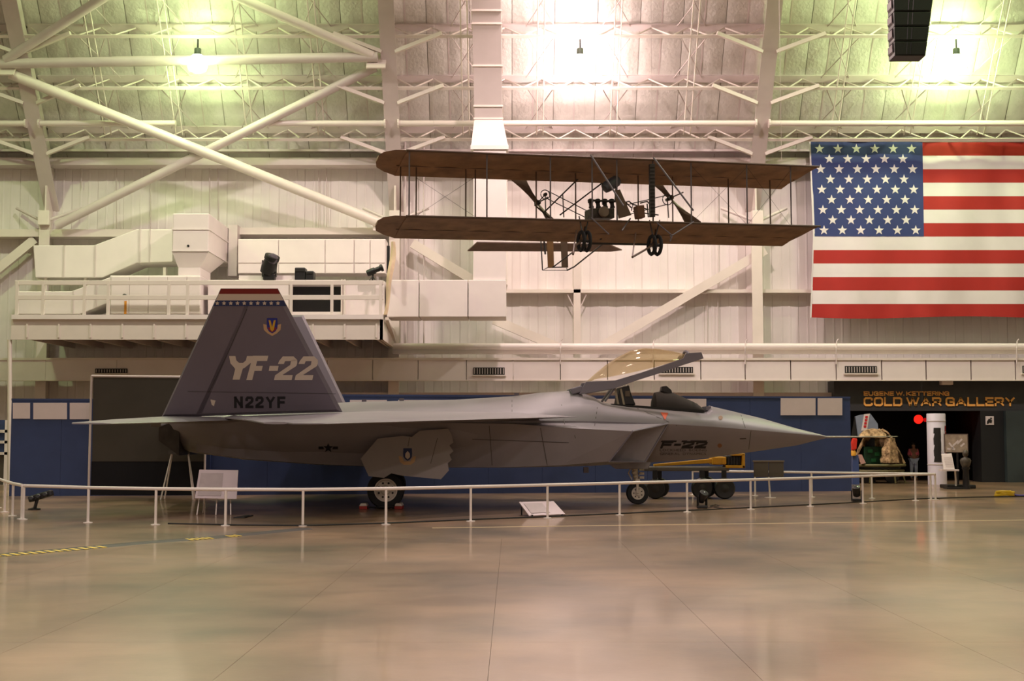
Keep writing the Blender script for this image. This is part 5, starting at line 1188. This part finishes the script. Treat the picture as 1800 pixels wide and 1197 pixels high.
MB().prism([J(*p, -.38) for p in ((1066, 813), (1145, 812), (1139, 824), (1082, 824))], (0, -.04, 0)).build('nose_gear_door', M_jet, jet, local=True, bevel=.01)
# wheel chocks
for k, (u, lb_) in enumerate(((642, 'red and white wheel chock behind the main wheel of the jet'), (703, 'red and white wheel chock in front of the main wheel of the jet'))):
    Yc = 31.0; x = PX(u, Yc); ck = thing('wheel_chock', lb_, 'chock', (x, Yc, 0), 'wheel chocks at the main wheel')
    MB().box2((x - .09, Yc - .25, 0), (x + .09, Yc + .25, .075)).build('chock_base', mat('chock_red', (150, 34, 26), .6), ck, bevel=.01)
    MB().prism([(x - .09, Yc - .25, .075), (x + .09, Yc - .25, .075), (x + .06, Yc - .25, .14), (x - .06, Yc - .25, .14)], (0, .5, 0)).build('chock_top', M_rim, ck, bevel=.01)
    if k == 0: MB().tube((x + .09, Yc - .2, .05), (PX(703, Yc) - .1, Yc - .2, .05), .018).build('chock_bar', M_black, ck)

# ------------------------------------------------------------------ the hanging biplane
AL = P(694, 263, 33.0); AR = P(1437, 293, 36.5); S_ = Vector((AR.x - AL.x, AR.y - AL.y, 0)); SPAN = S_.length; S_.normalize()
AB = Vector((-S_.y, S_.x, 0))                          # aft, away from the camera
zl, zr = AL.z, AR.z
bi = thing('biplane', 'brown fabric early pusher biplane hanging beneath the roof', 'aircraft', P(1085, 450, 36))
ORG = Vector((AL.x, AL.y, 0)) + S_ * (SPAN / 2)
def B(x, c, z): return ORG + S_ * x + AB * c + Vector((0, 0, z))   # x along the span from the centre, c aft of the leading edge
def zu(x): return zl + (zr - zl) * (x / SPAN + .5)
GAP = zl - P(702, 379, 33.0).z
INC = .30; CH = 1.9
M_fab = mat('doped_fabric', (146, 114, 86), .7, var=.36, scale=2.2, stretch=(1, 1, 1)); M_wood = mat('strut_wood', (84, 62, 46), .5); M_iron = mat('biplane_iron', (44, 40, 42), .5); M_pw = mat('prop_wood', (92, 74, 62), .45); M_grayw = mat('grey_strut', (104, 98, 104), .5)
H = SPAN / 2
def wing(dz, name):
    plan = [(-H - .28, .72, 1.12), (-H - .20, .42, 1.45), (-H + .05, .12, 1.68), (-H + .38, 0, CH - .02)]
    xs_ = [-H + .38 + (2 * H - .5) * k / 26 for k in range(27)]
    plan += [(x, 0, CH) for x in xs_] + [(H - .10, 0.0, 1.62), (H + .04, .02, 1.2), (H + .10, .05, .6)]
    rr = []
    for k, (x, c0, c1) in enumerate(plan):
        rib = .012 * (1 if k % 2 else -1); row = []
        def zz(c, up): 
            t = c / CH; return zu(max(-H, min(H, x))) + dz - INC * t + .12 * math.sin(math.pi * min(1, t ** .7)) * .8 + (.028 if up else -.028) * (1 - abs(2 * (c - c0) / max(c1 - c0, .01) - 1) ** 3) + (rib if 0.05 < t < .95 and not up else 0)
        n = 7
        for i in range(n): c = c0 + (c1 - c0) * i / (n - 1); row.append(B(x, c, zz(c, True)))
        for i in range(n - 2, 0, -1): c = c0 + (c1 - c0) * i / (n - 1); row.append(B(x, c, zz(c, False)))
        rr.append(row)
    return MB().loft(rr).build(name, M_fab, bi, smooth=50)
up_w = wing(0, 'upper_wing'); lo_w = wing(-GAP, 'lower_wing')
for wg, dz in ((up_w, 0), (lo_w, -GAP)):
    MB().path([B(-H + .3, -.01, zu(-H) + dz), B(0, -.01, zu(0) + dz), B(H + .05, -.01, zu(H) + dz)], .03, 8).build('leading_spar', M_wood, wg)
    MB().path([B(-H + .3, 1.25, zu(-H) + dz - .14), B(0, 1.25, zu(0) + dz - .14), B(H - .05, 1.25, zu(H) + dz - .14)], .022, 6).build('rear_spar', M_wood, wg)
def xat(u, c):                                         # span position seen at column u on the plane c aft of the leading edge
    k = (u - CX) / F * 1.0; o = ORG + AB * c
    return (k * o.y - o.x) / (S_.x - k * S_.y)
for u in (717, 855, 968, 1042, 1086, 1150, 1218, 1317, 1395): x = xat(u, .08); MB().tube(B(x, .06, zu(x) - .02), B(x, .06, zu(x) - GAP + .02), .020, 8).build('front_strut', M_grayw, bi)
for u in (701, 729, 817, 834, 942, 1012, 1123, 1184, 1283, 1357): x = xat(u, 1.3); MB().tube(B(x, 1.25, zu(x) - .18), B(x, 1.25, zu(x) - GAP - .12), .019, 8).build('rear_strut', M_wood, bi)
Wd_ = lambda u, v, c: B(xat(u, c), c, PZ(v, (ORG + AB * c + S_ * xat(u, c)).y))   # point seen at (u, v), c aft of the leading edge
# stay wires and booms between the wings
for a, b, c in (((955, 375), (1018, 314), 1.7), ((985, 378), (1060, 322), 1.7), ((940, 360), (972, 388), 1.6)): MB().tube(Wd_(*a, c), Wd_(*b, c), .022, 6).build('tail_boom_brace', M_iron, bi)
for a, b in (((1040, 272), (1098, 362)), ((1152, 277), (1222, 370))): MB().tube(Wd_(*a, -.05), Wd_(*b, -.75), .025, 8).build('skid_strut', M_grayw, bi)
for a, b in (((729, 312), (833, 380)), ((833, 312), (729, 380)), ((1218, 290), (1317, 395)), ((1317, 295), (1218, 392)), ((1317, 292), (1395, 398)), ((1395, 300), (1317, 396))): MB().tube(Wd_(*a, .1), Wd_(*b, .1), .004, 4).build('bracing_wire', M_iron, bi)
# propellers behind the wings with chain drive
def blade(h, ang, L_, c, name='propeller_blade'):
    d = Vector((math.cos(ang), 0, math.sin(ang))); dw = S_ * d.x + Vector((0, 0, d.z)); n = S_ * -d.z + Vector((0, 0, d.x)); rr = []
    for t, wd in ((.03, .045), (.25, .065), (.5, .12), (.75, .20), (.93, .25), (1.0, .22)):
        p = h + dw * L_ * t; tw = .05 * (1 - t); rr.append([p + n * wd + AB * tw, p + AB * .02, p - n * wd - AB * tw, p - AB * .02])
    return MB().loft(rr).build(name, M_pw, bi)
h1 = Wd_(945, 357, 2.05); h2 = Wd_(1181, 348, 2.05)
for h, a0 in ((h1, math.radians(129)), (h2, math.radians(-46))):
    blade(h, a0, 1.22, 0); blade(h, a0 + math.pi, 1.22, 0)
    MB().lathe(h, AB, [(.07, -.12), (.07, .08), (.03, .1)], 12).tube(h, h - AB * .9, .02).build('propeller_hub', M_iron, bi)
MB().prism([Wd_(*p, -.3) for p in ((1082, 335), (1092, 333), (1112, 378), (1090, 384))], AB * .04).build('seat_board', M_pw, bi)
MB().prism([Wd_(*p, -.3) for p in ((1122, 361), (1135, 360), (1137, 382), (1125, 383))], AB * .3).build('pilot_seat', mat('seat_leather', (104, 72, 50), .7), bi, bevel=.02)
def circle(u, v, r, c, nm):
    o = Wd_(u, v, c); MB().path([o + (S_ * math.cos(i * math.pi / 10) + Vector((0, 0, math.sin(i * math.pi / 10)))) * r for i in range(21)], .014, 5).build(nm, M_iron, bi)
    MB().lathe(o, AB, [(.05, -.05), (.05, .05)], 10).build('sprocket_boss', M_iron, bi)
circle(959, 342, .13, 1.7, 'chain_sprocket'); circle(1176, 351, .15, 1.7, 'chain_sprocket')
for a, b in (((962, 335), (1036, 372)), ((962, 349), (1034, 384)), ((1176, 343), (1095, 362)), ((1176, 359), (1096, 380))): MB().tube(Wd_(*a, 1.7), Wd_(*b, .9), .014, 6).build('drive_chain', M_iron, bi)
for a, b in (((945, 357), (959, 342)), ((959, 342), (960, 382)), ((990, 340), (992, 382)), ((1176, 351), (1178, 383))): MB().tube(Wd_(*a, 1.7), Wd_(*b, 1.7), .016, 6).build('shaft_brace', M_iron, bi)
# engine
eng = MB(); c0 = Wd_(1060, 370, .5)
def eb(u0, u1, v0, v1, c, dep, nm, m, bev=.01): 
    q = [Wd_(u0, v1, c), Wd_(u1, v1, c), Wd_(u1, v0, c), Wd_(u0, v0, c)]; return MB().prism(q, AB * dep).build(nm, m, bi, bevel=bev)
en = eb(1040, 1082, 366, 383, .35, .5, 'engine', mat('engine_metal', (70, 62, 56), .5, var=.5, scale=14))
for k in range(4):
    p = Wd_(1041 + k * 12.5, 366, .5); q = Wd_(1039 + k * 12.5, 350, .5); MB().lathe(p, q - p, [(.07, 0), (.07, .05), (.055, .05), (.055, .14), (.075, .15), (.075, .24), (.03, .26)], 12).build('cylinder_pot', M_iron, en, smooth=30)
MB().tube(Wd_(1036, 352, .4), Wd_(1084, 354, .4), .03).build('manifold', M_iron, en)
MB().lathe(Wd_(1064, 372, .2), AB, [(.13, 0), (.15, .02), (.15, .05)], 16).build('flywheel', mat('flywheel_grey', (130, 116, 104), .5), en, smooth=30)
eb(1145.5, 1154.5, 288, 381, -.05, .10, 'radiator', M_iron)
for k in range(14): eb(1145.8, 1154.2, 291 + k * 6.4, 293.5 + k * 6.4, -.07, .02, 'radiator_fin', mat('radiator_fin', (60, 54, 56), .5), 0)
a, b = Wd_(1064, 331, .6), Wd_(1092, 314, .6); MB().lathe(a, b - a, [(.02, -.03), (.14, 0), (.16, .1), (.16, .42), (.11, .50), (.02, .52)], 16).build('fuel_tank', mat('tank_grey', (84, 86, 100), .45, var=.2, scale=6), bi, smooth=50)
for p_ in (((1061, 322), (1061, 360)), ((1085, 325), (1083, 352)), ((1140, 358), (1142, 382)), ((1112, 358), (1140, 368)), ((1100, 354), (1113, 366)), ((1115, 372), (1160, 378))): MB().tube(Wd_(*p_[0], .5), Wd_(*p_[1], .5), .018, 6).build('control_rod', M_iron, bi)
MB().path([Wd_(1100, 356, .3), Wd_(1108, 354, .3), Wd_(1115, 360, .3), Wd_(1112, 370, .3)], .02, 6).path([Wd_(1128, 357, .3), Wd_(1140, 354, .3), Wd_(1146, 360, .3)], .02, 6).build('control_lever', M_iron, bi)
# wheels and skids
for u, v in ((1027, 424), (1152, 431)):
    c = Wd_(u, v, -.1)
    for dx in (-.07, .10):
        o = c + S_ * dx
        t_ = MB(); rr = []
        for i in range(25):
            a_ = i * math.pi / 12; ctr = o + (AB * math.cos(a_) + Vector((0, 0, math.sin(a_)))) * .245; nv = (AB * math.cos(a_) + Vector((0, 0, math.sin(a_))))
            rr.append([ctr + nv * .052 * math.cos(k * math.pi / 3) + S_ * .048 * math.sin(k * math.pi / 3) for k in range(6)])
        ti = t_.loft(rr, cap=False).build('landing_wheel', M_tire, bi, smooth=60)
        for k in range(6): a_ = k * math.pi / 3; MB().tube(o, o + (AB * math.cos(a_) + Vector((0, 0, math.sin(a_)))) * .22, .006, 4).build('wheel_spoke', M_iron, ti)
        MB().lathe(o - S_ * .05, S_, [(.04, 0), (.04, .1)], 10).build('wheel_hub', M_iron, ti)
    MB().tube(c - S_ * .12, c + S_ * .16, .02).build('axle', M_iron, bi)
    sk0 = c + Vector((0, 0, -.05))
    f0 = (1008, 447) if u < 1100 else (1113, 452)
    MB().path([Wd_(*f0, -1.0), Wd_(u - 16, v + 8, -.6), Wd_(u, v - 2, -.1), Wd_(u + 2, v - 14, 1.0), Wd_(u, v - 20, 2.0)], .03, 8).build('landing_skid', M_wood, bi)
    MB().tube(Wd_(*f0, -1.0), Wd_(f0[0] + 6, f0[1] - 42, -.1), .02, 6).build('skid_post', M_wood, bi)
    for x2 in (-8, 10): MB().tube(Wd_(u, v - 4, -.1), Wd_(u + x2, v - 44, .06), .018, 6).build('gear_leg', M_iron, bi)
    MB().tube(Wd_(u, v - 4, -.1), Wd_(u + 4, v - 38, 1.25), .018, 6).build('gear_leg', M_iron, bi)
for a, b in (((1040, 382), (1072, 412)), ((1155, 390), (1184, 414)), ((1184, 414), (1180, 424)), ((1222, 390), (1180, 416)), ((1110, 384), (1095, 405))): MB().tube(Wd_(*a, .0), Wd_(*b, -.35), .02, 6).build('wing_skid_brace', M_grayw, bi)
MB().tube(Wd_(1040, 428, .4), Wd_(1160, 430, .4), .03, 8).build('cross_axle', M_iron, bi)
# tail: horizontal elevator, twin rudders, booms
CT = 5.4
def tailp(u, v, c): return Wd_(u, v, c)
q0, q1 = tailp(838, 426.5, CT), tailp(1072, 430, CT); q2, q3 = tailp(1095, 440, CT + .75), tailp(821, 441.5, CT + .75)
q3b = tailp(830, 441, CT + .75)
MB().prism([q0, q1, q2, tailp(1075, 442.5, CT + .75), q3], Vector((0, 0, .03))).build('elevator', mat('elevator_fabric', (134, 112, 104), .7, var=.2, scale=3), bi)
for u0, u1 in ((962, 973), (986.5, 998)):
    q = [tailp(u0, 415, CT - .4), tailp(u1, 415, CT - .4), tailp(u1 + 1.5, 470, CT - .4), tailp(u0 + 2, 470, CT - .4)]; MB().prism(q, AB * .04).build('rudder', mat('rudder_fabric', (122, 88, 46) if u0 < 970 else (84, 64, 46), .7, var=.15, scale=4) if u0 < 970 else mat('rudder_dark', (84, 66, 48), .7), bi)
fr0 = [(951, 418), (954, 475), (997, 475), (1060, 430)]
MB().path([tailp(951, 418, CT - .4), tailp(954, 475, CT - .4), tailp(964, 470, CT - .2), tailp(996, 469.5, CT - .2), tailp(998, 475, CT - .4)], .02, 6).path([tailp(954, 475, CT - .4), tailp(998, 475, CT - .4)], .012, 5).path([tailp(998, 475, CT - .4), tailp(1010, 469, 4.4), tailp(1062, 428, 1.6)], .022, 6).path([tailp(972, 470, CT - .4), tailp(1012, 440, 4.0), tailp(1058, 420, 1.6)], .02, 6).path([tailp(957, 424, CT - .4), tailp(959, 447, CT - .4)], .03, 6).build('tail_frame', M_iron, bi)
MB().tube(tailp(951, 418, CT - .4), Wd_(945, 400, 1.7), .02, 6).tube(tailp(1000, 425, CT - .4), Wd_(1015, 410, 1.7), .02, 6).build('tail_boom', M_wood, bi)
for u in (760, 1030, 1150, 1380):
    x = xat(u, .1); MB().tube(B(x, .1, zu(x)), B(x, .1, 26.4), .004, 4).build('suspension_wire', M_steel, bi)
